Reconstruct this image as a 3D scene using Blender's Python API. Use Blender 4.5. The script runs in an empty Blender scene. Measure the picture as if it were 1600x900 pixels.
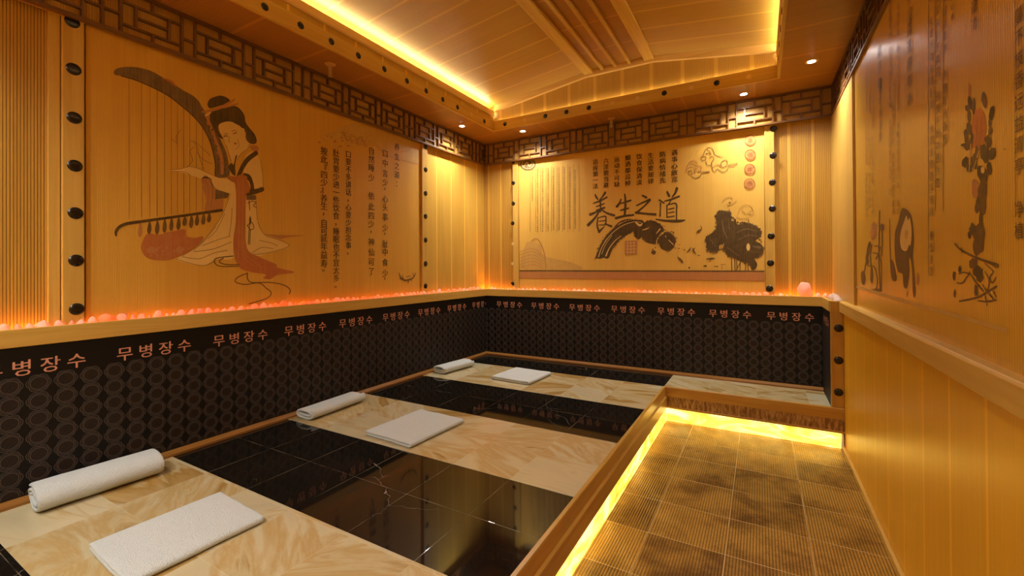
import bpy, bmesh, math, random
from mathutils import Vector, Matrix, noise
random.seed(7)
SC = bpy.context.scene
COL = SC.collection
PI = math.pi

# ---------------------------------------------------------------- camera
F_PX, YAW, PITCH, ROLL, CYP = 683.02, .5174, .0053, -.0062, 413.23
CAM = Vector((2.7653, -4.2449, 1.0))
c, s = math.cos(YAW), math.sin(YAW)
R0 = Vector((c, s, 0)); F0 = Vector((-s, c, 0)); Z0 = Vector((0, 0, 1))
cp, sp = math.cos(PITCH), math.sin(PITCH)
FW = F0 * cp + Z0 * sp; U1 = Z0 * cp - F0 * sp
cr, sr = math.cos(ROLL), math.sin(ROLL)
RT = R0 * cr + U1 * sr; UP = U1 * cr - R0 * sr
cam = bpy.data.cameras.new('camera'); camo = bpy.data.objects.new('camera', cam); COL.objects.link(camo)
cam.sensor_width = 36; cam.lens = F_PX / 1600 * 36
cam.shift_y = (CYP - 450) / 1600
cam.clip_start = .02
M = Matrix((RT, UP, -FW)).transposed().to_4x4(); M.translation = CAM
camo.matrix_world = M
SC.camera = camo

# ---------------------------------------------------------------- light and exposure (tune here)
EXPOSURE = 0.5
COVE = 25.0            # warm strips round the vault
DOWN = 40.0            # watts of one recessed downlight
GLOW = 3.0             # lit onyx at the foot of the platform
SALT = 74.0            # orange strip under the salt stones
COL_COVE = (1.0, .84, .48)
COL_DOWN = (1.0, .99, .93)
SC.view_settings.view_transform = 'Standard'
SC.view_settings.look = 'None'
SC.view_settings.exposure = EXPOSURE
SC.view_settings.gamma = 1.0
SC.view_settings.use_curve_mapping = False
SC.cycles.use_denoising = True
SC.cycles.max_bounces = 8
SC.cycles.diffuse_bounces = 6
SC.cycles.sample_clamp_indirect = 4
SC.cycles.caustics_reflective = False
SC.cycles.caustics_refractive = False
w = bpy.data.worlds.new('world'); SC.world = w; w.use_nodes = True
w.node_tree.nodes['Background'].inputs[0].default_value = (1, .6, .25, 1)
w.node_tree.nodes['Background'].inputs[1].default_value = 0.0

# ---------------------------------------------------------------- helpers
def ray(px, py):
    return FW + RT * ((px - 800) / F_PX) - UP * ((py - CYP) / F_PX)

def on(px, py, ax, val):
    """the point of the plane (axis ax = val) that the photograph shows at pixel px, py"""
    d = ray(px, py)
    return CAM + d * ((val - CAM[ax]) / d[ax])

class MB:
    def __init__(self): self.v = []; self.f = []; self.m = []
    def add(self, verts, faces, mi=0):
        n = len(self.v); self.v += [tuple(p) for p in verts]
        for q in faces: self.f.append([n + i for i in q]); self.m.append(mi)
    def box(self, a, b, mi=0):
        x0, y0, z0 = [min(a[i], b[i]) for i in range(3)]; x1, y1, z1 = [max(a[i], b[i]) for i in range(3)]
        self.add([(x0,y0,z0),(x1,y0,z0),(x1,y1,z0),(x0,y1,z0),(x0,y0,z1),(x1,y0,z1),(x1,y1,z1),(x0,y1,z1)],
                 [(0,3,2,1),(4,5,6,7),(0,1,5,4),(1,2,6,5),(2,3,7,6),(3,0,4,7)], mi)
    def prism(self, poly, vec, mi=0):
        n = len(poly); vec = Vector(vec); P = [Vector(p) for p in poly]
        vs = P + [p + vec for p in P]
        fs = [tuple(range(n))[::-1], tuple(range(n, 2*n))] + [(i, (i+1) % n, n+(i+1) % n, n+i) for i in range(n)]
        self.add(vs, fs, mi)
    def lathe(self, prof, org, ax, seg=20, mi=0):
        """prof: (radius, height along ax)"""
        ax = Vector(ax).normalized(); t = ax.orthogonal().normalized(); b = ax.cross(t); org = Vector(org)
        vs = []; fs = []
        for r, h in prof:
            for k in range(seg):
                a = 2*PI*k/seg; vs.append(org + ax*h + (t*math.cos(a) + b*math.sin(a))*max(r, 1e-5))
        for i in range(len(prof)-1):
            for k in range(seg):
                k2 = (k+1) % seg
                fs.append((i*seg+k, i*seg+k2, (i+1)*seg+k2, (i+1)*seg+k))
        fs.append(tuple(range(seg))[::-1]); fs.append(tuple((len(prof)-1)*seg+k for k in range(seg)))
        self.add(vs, fs, mi)
    def mesh(self, name, mats, smooth=False, tri=False, fixn=True):
        me = bpy.data.meshes.new(name); me.from_pydata(self.v, [], self.f)
        for m_ in (mats if isinstance(mats, (list, tuple)) else [mats]): me.materials.append(m_)
        me.polygons.foreach_set('material_index', self.m)
        if tri or fixn:
            bm = bmesh.new(); bm.from_mesh(me)
            if tri: bmesh.ops.triangulate(bm, faces=bm.faces[:])
            if fixn: bmesh.ops.recalc_face_normals(bm, faces=bm.faces[:])
            bm.to_mesh(me); bm.free()
        if smooth: me.polygons.foreach_set('use_smooth', [True]*len(me.polygons))
        me.update(); return me
    def build(self, name, mats, parent=None, bevel=0, smooth=False, tri=False, fixn=True):
        o = link(name, self.mesh(name, mats, smooth, tri, fixn), parent)
        if bevel:
            b = o.modifiers.new('edge', 'BEVEL'); b.width = bevel; b.segments = 2; b.limit_method = 'ANGLE'
        return o

def link(name, me, parent=None):
    o = bpy.data.objects.new(name, me); COL.objects.link(o)
    if parent:
        o.parent = parent
        o.matrix_parent_inverse = Matrix.Translation(-parent.location)
    return o

def tag(o, label=None, cat=None, group=None, kind=None):
    if label: o['label'] = label
    if cat: o['category'] = cat
    if group: o['group'] = group
    if kind: o['kind'] = kind
    return o

def thing(name, label, cat, loc=(0,0,0), group=None):
    o = bpy.data.objects.new(name, None); o.location = loc; o.empty_display_size = .05; COL.objects.link(o)
    return tag(o, label, cat, group)

def struct(o): o['kind'] = 'structure'; return o

# ---------------------------------------------------------------- materials
class NT:
    def __init__(self, name):
        self.m = bpy.data.materials.new(name); self.m.use_nodes = True
        self.t = self.m.node_tree; self.t.nodes.clear()
        self.out = self.t.nodes.new('ShaderNodeOutputMaterial')
        self.bsdf = self.t.nodes.new('ShaderNodeBsdfPrincipled')
        self.t.links.new(self.bsdf.outputs[0], self.out.inputs[0])
    def n(self, typ, **kw):
        nd = self.t.nodes.new(typ)
        for k, v in kw.items(): setattr(nd, k, v)
        return nd
    def put(self, sock, v):
        if isinstance(v, bpy.types.NodeSocket): self.t.links.new(v, sock)
        elif v is not None:
            if sock.type == 'RGBA' and len(v) == 3: v = (*v, 1)
            sock.default_value = v
    def math(self, op, a, b=None, c_=None):
        nd = self.n('ShaderNodeMath', operation=op)
        for i, v in enumerate((a, b, c_)):
            if v is not None: self.put(nd.inputs[i], v)
        return nd.outputs[0]
    def pos(self, obj=False):
        if obj: p = self.n('ShaderNodeTexCoord').outputs['Object']
        else: p = self.n('ShaderNodeNewGeometry').outputs['Position']
        return p
    def sep(self, p):
        x = self.n('ShaderNodeSeparateXYZ'); self.put(x.inputs[0], p); return x.outputs
    def comb(self, x, y, z):
        k = self.n('ShaderNodeCombineXYZ')
        for i, v in enumerate((x, y, z)): self.put(k.inputs[i], v)
        return k.outputs[0]
    def mix(self, f, a, b, mode='MIX'):
        k = self.n('ShaderNodeMix', data_type='RGBA', blend_type=mode)
        self.put(k.inputs[0], f); self.put(k.inputs[6], a); self.put(k.inputs[7], b); return k.outputs[2]
    def noise(self, vec, scale, detail=3, rough=.55, dist=0):
        k = self.n('ShaderNodeTexNoise'); self.put(k.inputs['Vector'], vec)
        k.inputs['Scale'].default_value = scale; k.inputs['Detail'].default_value = detail
        k.inputs['Roughness'].default_value = rough; k.inputs['Distortion'].default_value = dist
        return k.outputs[0]
    def ramp(self, f, stops):
        k = self.n('ShaderNodeValToRGB'); self.put(k.inputs[0], f); e = k.color_ramp.elements
        while len(e) < len(stops): e.new(.5)
        for el, (p, c_) in zip(e, stops): el.position = p; el.color = (*c_, 1) if len(c_) == 3 else c_
        return k.outputs[0]
    def step(self, v, lo, hi):
        k = self.n('ShaderNodeMapRange'); k.clamp = True; self.put(k.inputs[0], v)
        k.inputs[1].default_value = lo; k.inputs[2].default_value = hi; return k.outputs[0]
    def bump(self, h, strength=.5, dist=.002):
        k = self.n('ShaderNodeBump'); self.put(k.inputs['Height'], h)
        k.inputs['Strength'].default_value = strength; k.inputs['Distance'].default_value = dist
        self.put(self.bsdf.inputs['Normal'], k.outputs[0])
    def set(self, col=None, rough=None, spec=None, metal=None, **kw):
        b = self.bsdf.inputs
        if col is not None: self.put(b['Base Color'], col)
        if rough is not None: self.put(b['Roughness'], rough)
        if spec is not None: self.put(b['Specular IOR Level'], spec)
        if metal is not None: self.put(b['Metallic'], metal)
        for k, v in kw.items(): self.put(b[k.replace('_', ' ')], v)
        return self.m

def plain(name, col, rough=.5, **kw): return NT(name).set(col, rough, **kw)

def emit(name, col, strength):
    n = NT(name); e = n.n('ShaderNodeEmission'); n.put(e.inputs[0], col); e.inputs[1].default_value = strength
    n.t.links.new(e.outputs[0], n.out.inputs[0]); n.t.nodes.remove(n.bsdf); return n.m

def bamboo(name, base, dark, rib, grain, pitch=.012, ribdark=.45, seam=None, seamcol=(1.25,1.2,1.1), seamw=.018, off=0.,
           rough=.45, bump=.6, streak=1.0, spec=.4):
    """planks of bamboo: ribs repeat along axis `rib`, grain runs along `grain`, pale joints every `seam` metres"""
    n = NT(name); p = n.sep(n.pos()); u = p[rib]; g = p[grain]; o3 = p[3 - rib - grain]
    st = n.noise(n.comb(n.math('MULTIPLY', u, 90), n.math('MULTIPLY', g, 1.6), n.math('MULTIPLY', o3, 3)), 1.0, 4, .6)
    blot = n.noise(n.comb(n.math('MULTIPLY', u, 7), n.math('MULTIPLY', g, 1.2), o3), 1.0, 2)
    plank = n.noise(n.comb(n.math('FLOOR', n.math('MULTIPLY', n.math('ADD', u, 10 - off), 1/(seam or .1))), 0.37, 0.11), 3.7, 0)
    colr = n.mix(n.math('MULTIPLY', n.step(st, .3, .75), .55*streak), base, dark)
    colr = n.mix(n.math('MULTIPLY', n.step(blot, .45, .8), .35*streak), colr, dark)
    colr = n.mix(n.math('MULTIPLY', n.step(plank, .4, .65), .25), colr, dark)
    fr = n.math('FRACT', n.math('DIVIDE', n.math('ADD', u, 10), pitch))
    d = n.math('ABSOLUTE', n.math('SUBTRACT', fr, .5))          # 0 middle .. .5 groove
    gro = n.step(d, .32, .46)
    colr = n.mix(n.math('MULTIPLY', gro, ribdark), colr, (dark[0]*.35, dark[1]*.3, dark[2]*.25))
    h = n.math('SUBTRACT', 1.0, n.math('MULTIPLY', gro, 1.0))
    h = n.math('ADD', h, n.math('MULTIPLY', st, .15))
    if seam:
        sf = n.math('MULTIPLY', n.math('FRACT', n.math('DIVIDE', n.math('ADD', u, 10 - off), seam)), seam)
        inside = n.math('LESS_THAN', sf, seamw)
        colr = n.mix(inside, colr, n.mix(.5, (min(1,base[0]*seamcol[0]), min(1,base[1]*seamcol[1]), min(1,base[2]*seamcol[2])), base))
        h = n.math('MAXIMUM', h, inside)
    n.bump(h, bump, .0025)
    return n.set(colr, rough, spec)

BB = (.68, .42, .07); BD = (.48, .25, .03)          # bamboo, lighter and darker
SB = (.56, .31, .045); SDK = (.38, .175, .02)
M_wall_L = bamboo('ribbed bamboo on the left wall', SB, SDK, 1, 2, .0105, .75, None, bump=.9)
M_wall_B = bamboo('ribbed bamboo on the back wall', SB, SDK, 0, 2, .012, .6, .166, off=.02, bump=.8)
M_wall_R = bamboo('bamboo on the right wall', SB, SDK, 1, 2, .012, .4, .25, off=.06)
M_wall_LF = bamboo('smooth bamboo planks', BB, BD, 1, 2, .011, .3, .24, off=.09, bump=.3)
M_mural_L = bamboo('bamboo strip sheet left', (.71,.405,.056), (.58,.29,.032), 1, 2, .007, .28, None, bump=.25, rough=.5)
M_mural_B = bamboo('bamboo strip sheet back', (.76,.465,.090), (.64,.35,.052), 0, 2, .007, .22, None, bump=.25, rough=.5)
M_mural_R = bamboo('bamboo strip sheet right', (.71,.405,.042), (.58,.29,.024), 1, 2, .012, .25, .33, seamcol=(.8,.75,.7), seamw=.004, bump=.2, rough=.27, spec=.35)
M_dado = bamboo('varnished bamboo dado', (.76,.42,.022), (.62,.30,.012), 1, 2, .010, .12, .253, off=-.02, seamw=.014, bump=.08, rough=.34, spec=.3)
M_soffit_L = bamboo('bamboo soffit planks across', (.42,.195,.032), (.30,.12,.016), 1, 0, .012, .5, .42, off=.07, bump=.6, rough=.4)
M_soffit_B = bamboo('bamboo soffit planks along', (.42,.195,.032), (.30,.12,.016), 0, 1, .012, .5, .27, off=.03, bump=.6, rough=.4)
M_vault = bamboo('bamboo vault planks', (.52,.315,.072), (.39,.205,.034), 1, 0, .010, .35, .253, off=-.71, bump=.4, rough=.4)
M_gable = bamboo('bamboo gable planks', (.58,.35,.075), (.45,.235,.038), 0, 2, .012, .5, .258, off=.06, bump=.6, rough=.45, seamw=.03)

M_back_L = bamboo('shaded bamboo behind the fretwork left', (.52,.29,.055), (.36,.175,.028), 1, 2, .01, .4, None)  # same bamboo toned darker: shade under the soffit put into the colour
M_back_B = bamboo('shaded bamboo behind the fretwork back', (.52,.29,.055), (.36,.175,.028), 0, 2, .01, .4, None)  # soffit shade put into the colour here too
def wood(name, a, b, axis, rough=.42, sc=1.0):
    n = NT(name); p = n.sep(n.pos())
    q = [n.math('MULTIPLY', p[i], (1.5 if i == axis else 26)*sc) for i in range(3)]
    f = n.noise(n.comb(*q), 1.0, 5, .62, .6)
    n.bump(f, .12, .001)
    return n.set(n.mix(n.step(f, .3, .72), a, b), rough, .4)
LWA, LWB = (.62,.39,.085), (.50,.28,.048)
M_wood = [wood('pale timber along %s' % 'XYZ'[i], LWA, LWB, i) for i in range(3)]
M_nose = [wood('honey timber along %s' % 'XYZ'[i], (.54,.32,.07), (.42,.21,.032), i, .3) for i in range(3)]
M_base = [wood('brown timber along %s' % 'XYZ'[i], (.30,.135,.03), (.20,.08,.014), i, .3) for i in range(3)]
M_corn = [wood('cream timber along %s' % 'XYZ'[i], (.72,.46,.17), (.60,.35,.10), i, .4) for i in range(3)]
M_plug = plain('filled stud hole', (.66,.42,.15), .4)
M_lat = [wood('dark stained timber %d' % i, (.19,.085,.025), (.10,.04,.011), i, .38) for i in range(3)]

n = NT('black stud enamel'); M_stud = n.set((.012,.007,.005), .22, .5)
n = NT('stud rim shadow'); M_rim = n.set((.25,.12,.03), .5)

# --- embossed black panel with rows of scalloped medallions
def medallions(name, ax, u0, pu, z0=.502, pv=.078):
    n = NT(name); p = n.sep(n.pos()); u = p[ax]; z = p[2]
    cu = n.math('SUBTRACT', n.math('FRACT', n.math('ADD', n.math('DIVIDE', n.math('SUBTRACT', u, u0), pu), 100.5)), .5)
    cv = n.math('SUBTRACT', n.math('FRACT', n.math('ADD', n.math('DIVIDE', n.math('SUBTRACT', z, z0), pv), 100.5)), .5)
    dx = n.math('MULTIPLY', cu, pu); dz = n.math('MULTIPLY', cv, pv)
    r = n.math('SQRT', n.math('ADD', n.math('MULTIPLY', dx, dx), n.math('MULTIPLY', dz, dz)))
    th = n.math('ARCTAN2', dz, dx)
    lob = n.math('POWER', n.math('ABSOLUTE', n.math('COSINE', n.math('MULTIPLY', th, 3))), .55)
    R = n.math('ADD', .0325, n.math('MULTIPLY', lob, .0065))
    def ring(rad, wd):
        return n.math('SUBTRACT', 1.0, n.step(n.math('ABSOLUTE', n.math('SUBTRACT', r, rad)), wd*.5, wd))
    lines = n.math('MAXIMUM', ring(R, .0013), ring(.0325, .0011))
    lines = n.math('MAXIMUM', lines, ring(.027, .0016))
    disc = n.math('SUBTRACT', 1.0, n.step(r, .0255, .027))
    hat = n.noise(n.comb(n.math('MULTIPLY', dx, 190), n.math('MULTIPLY', dz, 420), n.math('MULTIPLY', p[1-ax], 2)), 1.0, 2)
    rows = n.math('MULTIPLY', n.math('LESS_THAN', z, z0 + .04), n.math('GREATER_THAN', z, .03))
    lines = n.math('MULTIPLY', lines, rows); disc = n.math('MULTIPLY', disc, rows)
    inner = n.mix(n.step(hat, .35, .7), (.005,.0035,.0025), (.034,.020,.013))
    colr = n.mix(disc, (.0045,.0032,.0025), inner)
    colr = n.mix(n.math('MULTIPLY', lines, .9), colr, (.105,.078,.06))
    h = n.math('ADD', n.math('MULTIPLY', lines, 1.0), n.math('MULTIPLY', disc, n.math('MULTIPLY', hat, .6)))
    n.bump(h, .5, .002)
    return n.set(colr, .5, .25)
M_med_L = medallions('black medallion cloth left', 1, -3.602, .0864)
M_med_B = medallions('black medallion cloth back', 0, 2.269, .0876, .492)
M_letter = plain('copper pink lettering', (.62,.27,.16), .5)

# --- stone
TILE = .333
def tiles(name, kind, x0, y0):
    n = NT(name); P = n.pos(); p = n.sep(P)
    tu = n.math('DIVIDE', n.math('SUBTRACT', p[0], x0 - 10*TILE), TILE); tv = n.math('DIVIDE', n.math('SUBTRACT', p[1], y0 - 20*TILE), TILE)
    iu = n.math('FLOOR', tu); iv = n.math('FLOOR', tv)
    def edge(t):
        f = n.math('FRACT', t); return n.math('MINIMUM', f, n.math('SUBTRACT', 1.0, f))
    ed = n.math('MULTIPLY', n.math('MINIMUM', edge(tu), edge(tv)), TILE)
    grout = n.math('SUBTRACT', 1.0, n.step(ed, .0007, .0016))
    wn = n.n('ShaderNodeTexWhiteNoise', noise_dimensions='2D'); n.put(wn.inputs['Vector'], n.comb(iu, iv, 0))
    rnd = wn.outputs['Value']; rc = n.sep(wn.outputs['Color'])
    if kind == 'onyx':
        ang = n.math('MULTIPLY', n.math('SUBTRACT', rc[1], .5), 1.6)
        ca = n.math('COSINE', ang); sa = n.math('SINE', ang)
        a = n.math('ADD', n.math('MULTIPLY', p[0], ca), n.math('MULTIPLY', p[1], sa))
        b = n.math('SUBTRACT', n.math('MULTIPLY', p[1], ca), n.math('MULTIPLY', p[0], sa))
        off = n.math('MULTIPLY', rnd, 37)
        q = n.comb(n.math('ADD', n.math('MULTIPLY', a, 1.3), off), n.math('ADD', n.math('MULTIPLY', b, 6.0), off), off)
        f = n.noise(q, 1.0, 6, .6, .55)
        f = n.math('ADD', f, n.math('MULTIPLY', n.math('SUBTRACT', rc[2], .5), .30))
        colr = n.ramp(f, [(.20,(.44,.38,.24)),(.42,(.50,.43,.26)),(.51,(.43,.30,.12)),(.57,(.48,.39,.21)),(.65,(.32,.185,.045)),(.82,(.43,.30,.12))])
        vein = n.math('ABSOLUTE', n.math('SUBTRACT', n.noise(q, .55, 2, .5, .6), .5))
        colr = n.mix(n.math('MULTIPLY', n.math('SUBTRACT', 1.0, n.step(vein, .0, .006)), .35), colr, (.38,.22,.08))
        colr = n.mix(n.math('MULTIPLY', grout, .35), colr, (.62,.52,.36))
        return n.set(colr, .16, .5)
    f = n.noise(P, 3.0, 5, .6, .4)
    v = n.n('ShaderNodeTexVoronoi', feature='DISTANCE_TO_EDGE'); n.put(v.inputs['Vector'], n.mix(.12, P, n.comb(n.noise(P, 9, 3), n.noise(P, 7, 3), 0))); v.inputs['Scale'].default_value = 3.2
    msk = n.step(n.noise(P, 2.3, 2), .56, .66)
    crack = n.math('MULTIPLY', n.math('SUBTRACT', 1.0, n.step(v.outputs['Distance'], .0005, .0028)), msk)
    colr = n.mix(n.step(f, .4, .75), (.006,.005,.0035), (.013,.009,.006))
    colr = n.mix(n.math('MULTIPLY', crack, .75), colr, (.42,.38,.30))
    gm = n.math('MULTIPLY', grout, n.step(n.noise(P, 4.0, 3), .38, .62))
    colr = n.mix(n.math('MULTIPLY', gm, .55), colr, (.36,.30,.20))
    n.bump(n.math('SUBTRACT', 1.0, grout), .15, .001)
    return n.set(colr, .045, .42)
M_onyx = tiles('honey onyx tiles', 'onyx', 2.065, -.466)
M_black = tiles('black marble tiles', 'black', 2.065, -.466)

def lit_onyx(name, ax):
    n = NT(name); p = n.sep(n.pos())
    q = n.comb(n.math('MULTIPLY', p[ax], 3.0), n.math('MULTIPLY', p[2], 9), p[1-ax])
    f = n.noise(q, 1.0, 4, .6, 1.2)
    colr = n.ramp(f, [(.3,(.95,.44,.02)),(.48,(1.0,.60,.07)),(.62,(1.0,.74,.20)),(.75,(1.0,.60,.08))])
    st = n.math('MULTIPLY', n.step(f, .15, .75), GLOW)
    n.put(n.bsdf.inputs['Emission Color'], colr); n.put(n.bsdf.inputs['Emission Strength'], st)
    return n.set((.7,.5,.2), .25)
M_glow = [lit_onyx('lit onyx riser along X', 0), lit_onyx('lit onyx riser along Y', 1)]

# --- ribbed golden floor tiles
def floor_mat():
    n = NT('ribbed gold floor tiles'); P = n.pos(); p = n.sep(P)
    x0, y0, t = 2.285, -.838, .3285
    tx = .333
    fu = n.math('FRACT', n.math('ADD', n.math('DIVIDE', n.math('SUBTRACT', p[0], x0), tx), 50))
    fv = n.math('FRACT', n.math('ADD', n.math('DIVIDE', n.math('SUBTRACT', p[1], y0 + .012), .3185), 50))
    iu = n.math('FLOOR', n.math('ADD', n.math('DIVIDE', n.math('SUBTRACT', p[0], x0), tx), 50))
    iv = n.math('FLOOR', n.math('ADD', n.math('DIVIDE', n.math('SUBTRACT', p[1], y0 + .012), .3185), 50))
    def ed(f, s_): return n.math('MULTIPLY', n.math('MINIMUM', f, n.math('SUBTRACT', 1.0, f)), s_)
    e = n.math('MINIMUM', ed(fu, tx), ed(fv, .3185))
    grout = n.math('SUBTRACT', 1.0, n.step(e, .0012, .0026))
    rb = n.math('FRACT', n.math('DIVIDE', n.math('ADD', p[0], 10), .0125))
    rd = n.math('ABSOLUTE', n.math('SUBTRACT', rb, .5))
    gro = n.step(rd, .22, .42)
    beads = n.noise(n.comb(n.math('MULTIPLY', p[0], 80), n.math('MULTIPLY', p[1], 130), 0), 1.0, 2)
    wear = n.noise(P, 4.2, 4, .65)
    wn = n.n('ShaderNodeTexWhiteNoise', noise_dimensions='2D'); n.put(wn.inputs['Vector'], n.comb(iu, iv, 0))
    w2 = n.math('ADD', n.step(wear, .38, .68), n.math('MULTIPLY', n.math('SUBTRACT', wn.outputs['Value'], .5), .7))
    colr = n.mix(n.step(w2, .0, 1.0), (.52,.30,.055), (.18,.085,.016))
    colr = n.mix(n.math('MULTIPLY', gro, .62), colr, (.07,.03,.008))
    colr = n.mix(n.math('MULTIPLY', n.step(beads, .5, .72), .35), colr, (.10,.05,.012))
    colr = n.mix(n.math('MULTIPLY', grout, n.step(wear, .3, .6)), colr, (.70,.50,.22))
    h = n.math('SUBTRACT', 1.0, n.math('MULTIPLY', gro, .8)); h = n.math('ADD', h, n.math('MULTIPLY', beads, .35))
    n.bump(h, .55, .003)
    return n.set(colr, .27, .5, .35)
M_floor = floor_mat()

# --- worn carved band under the back nosing
n = NT('worn gilt band'); P = n.pos(); p = n.sep(P)
f = n.noise(n.comb(n.math('MULTIPLY', p[0], 60), n.math('MULTIPLY', p[1], 60), n.math('MULTIPLY', p[2], 14)), 1.0, 4, .7)
n.bump(f, .6, .003)
M_band = n.set(n.mix(n.step(f, .42, .62), (.20,.09,.02), (.50,.31,.11)), .45)

# --- towels
n = NT('white terry towelling'); P = n.pos(True)
f = n.noise(P, 230, 2, .7); g_ = n.noise(P, 30, 2)
n.bump(n.math('ADD', f, n.math('MULTIPLY', g_, .6)), 1.0, .008)
M_towel = n.set((.64,.69,.68), .95, .1)
n.put(n.bsdf.inputs['Sheen Weight'], .25)

# --- salt
def salt(name, col):
    n = NT(name); P = n.pos(True)
    f = n.noise(P, 45, 4, .65)
    colr = n.mix(f, col, (min(1,col[0]*1.05), col[1]*1.35, col[2]*1.5))
    tr = n.n('ShaderNodeBsdfTranslucent'); n.put(tr.inputs[0], (1.0, .62, .40, 1))
    mx = n.n('ShaderNodeMixShader'); mx.inputs[0].default_value = .48
    n.t.links.new(n.bsdf.outputs[0], mx.inputs[1]); n.t.links.new(tr.outputs[0], mx.inputs[2]); n.t.links.new(mx.outputs[0], n.out.inputs[0])
    n.bump(f, .35, .003)
    n.set(colr, .45, .4); return n.m
M_salt = [salt('pink salt', (.84,.50,.36)), salt('orange salt', (.84,.40,.20)), salt('pale salt', (.88,.66,.52))]
M_saltled = emit('orange salt lamp strip', (1.0, .38, .055), SALT)
M_cove = emit('warm cove strip', COL_COVE, COVE)
M_cove_b = emit('warm cove strip under the gable', COL_COVE, COVE*.45)
M_lens = emit('downlight lens', (1.0, .93, .80), 30)
M_white = plain('white plastic', (.8,.76,.66), .4)
M_trim = plain('downlight trim ring', (.62,.42,.2), .35)
M_brass = plain('sprinkler metal', (.66,.55,.36), .28, metal=.85)
M_plate = plain('sprinkler plate', (.55,.33,.12), .4)
M_bulb = NT('sprinkler bulb').set((.75,.6,.35), .1)

# ---------------------------------------------------------------- dimensions
XR = 3.189; YS = -.466; XP = 2.065; XW = 3.262; ZF = -.277; YB = -5.4; YE = -5.395
H1, H2 = .669, .746; ZS = 2.43; LB = 2.185
WL, WB, WR = -.09, .09, 3.29

# ---------------------------------------------------------------- setting
def slab(name, a, b, m_): o = MB(); o.box(a, b); return struct(o.build(name, m_))
slab('floor', (XP-.3, YB, ZF-.06), (XW+.06, YS+.02, ZF), M_floor)
wl = MB(); wl.box((WL-.1, YB, -.3), (WL, WB+.1, 2.9)); wall_l = struct(wl.build('wall_left', M_wall_L))
pb = MB(); pb.box((WL, -.985, H2-.03), (WL+.012, WB, LB+.02)); pb.build('plank_panel', M_wall_LF, wall_l)
pb = MB(); pb.box((WL, -3.555, H2-.03), (WL+.016, -3.515, LB+.02)); pb.build('plank_strip', M_wood[2], wall_l, .002)
slab('wall_back', (WL-.1, WB, -.3), (WR+.2, WB+.1, 2.9), M_wall_B)
wr = MB(); wr.box((WR, YB, -.3), (WR+.1, WB, 2.9)); wall_r = struct(wr.build('wall_right', M_wall_R))
d = MB(); d.box((XW, YB, ZF), (WR, YS, H1+.004)); struct(d.build('wall_dado', M_dado))
d = MB(); d.box((3.268, -.83, H2), (WR, WB, LB+.02)); struct(d.build('trim_4', M_wood[2]))
slab('wall_rear', (WL-.1, YB-.1, -.3), (WR+.1, YB, 2.9), bamboo('bamboo on the rear wall', SB, SDK, 0, 2, .012, .5, .25))
o = MB(); o.box((3.245, YB, ZF), (XW, YS-.002, ZF+.022)); struct(o.build('baseboard_right', M_wood[1], None, .003))
o = MB(); o.prism([(3.238, YB, .6726), (3.238, YB, .739), (3.246, YB, .747), (WR, YB, .747), (WR, YB, .6726)], (0, YS - YB - .001, 0)); struct(o.build('trim_1', M_wood[1], None, .002))

# ceiling: soffit round a vaulted opening
OX0, OX1, OY = .34, 2.885, -.35; OYB = -4.75
ce = MB()
ce.box((WL, YB, ZS), (OX0-.02, WB, ZS+.05), 0)
ce.box((OX1+.02, YB, ZS), (WR, WB, ZS+.05), 0)
ce.box((OX0-.02, OY+.02, ZS), (OX1+.02, WB, ZS+.05), 1)
ce.box((OX0-.02, YB, ZS), (OX1+.02, OYB-.02, ZS+.05), 1)
ceil = struct(ce.build('ceiling', [M_soffit_L, M_soffit_B]))
VE, VR = 2.702, 2.812; RX0, RX1 = 1.345, 1.966
vs = MB()
vs.prism([(.24, OYB-.1, VE-.016), (RX0, OYB-.1, VR+.012), (RX0, OYB-.1, VR+.06), (.24, OYB-.1, VE+.05)], (0, OY-OYB+.2, 0)); vs.build('vault_slope', M_vault, ceil)
vs = MB()
vs.prism([(2.985, OYB-.1, VE-.016), (RX1, OYB-.1, VR+.012), (RX1, OYB-.1, VR+.06), (2.985, OYB-.1, VE+.05)], (0, OY-OYB+.2, 0)); vs.build('vault_slope', M_vault, ceil)
rp = MB(); rp.box((RX0, OYB-.1, VR+.02), (RX1, OY+.1, VR+.05)); rp.build('ridge_panel', M_soffit_L, ceil)
for x0, x1, dz in ((RX0-.01, RX0+.075, 0), (RX1-.075, RX1+.01, 0), (1.50, 1.525, .006), (1.62, 1.645, .006), (1.75, 1.775, .006)):
    b = MB(); b.box((x0, OYB, VR-.012+dz), (x1, OY+.02, VR+.022)); b.build('ridge_batten', M_nose[1] if dz else M_wood[1], ceil, .002)
def gable(y0, y1):
    g = MB(); g.prism([(OX0-.1, y0, ZS+.05), (OX1+.1, y0, ZS+.05), (OX1+.1, y0, VE+.02), (RX1, y0, VR+.05), (RX0, y0, VR+.05), (OX0-.1, y0, VE+.02)], (0, y1-y0, 0))
    g.build('gable', M_gable, ceil)
gable(OY+.045, OY+.075); gable(OYB-.075, OYB-.045)
gt = MB()
VT = 2.668
def zv(x): return VT + (x-.34)*(VR-VT)/(RX0-.34) if x < RX0 else (VR if x < RX1 else VR - (x-RX1)*(VR-VT)/(OX1-RX1))
pts_ = [OX0, RX0, RX1, OX1]
for x0, x1 in zip(pts_, pts_[1:]):
    z0, z1 = zv(x0+1e-6)-.004, zv(x1-1e-6)-.004
    t0, t1 = [VE+.012 if x_ in (OX0, OX1) else VR+.024 for x_ in (x0, x1)]
    gt.prism([(x0, OY+.01, t0), (x1, OY+.01, t1), (x1, OY+.01, z1-.028), (x0, OY+.01, z0-.028)], (0, .034, 0))
gt.build('gable_trim', M_corn[0], ceil, .002)
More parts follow.
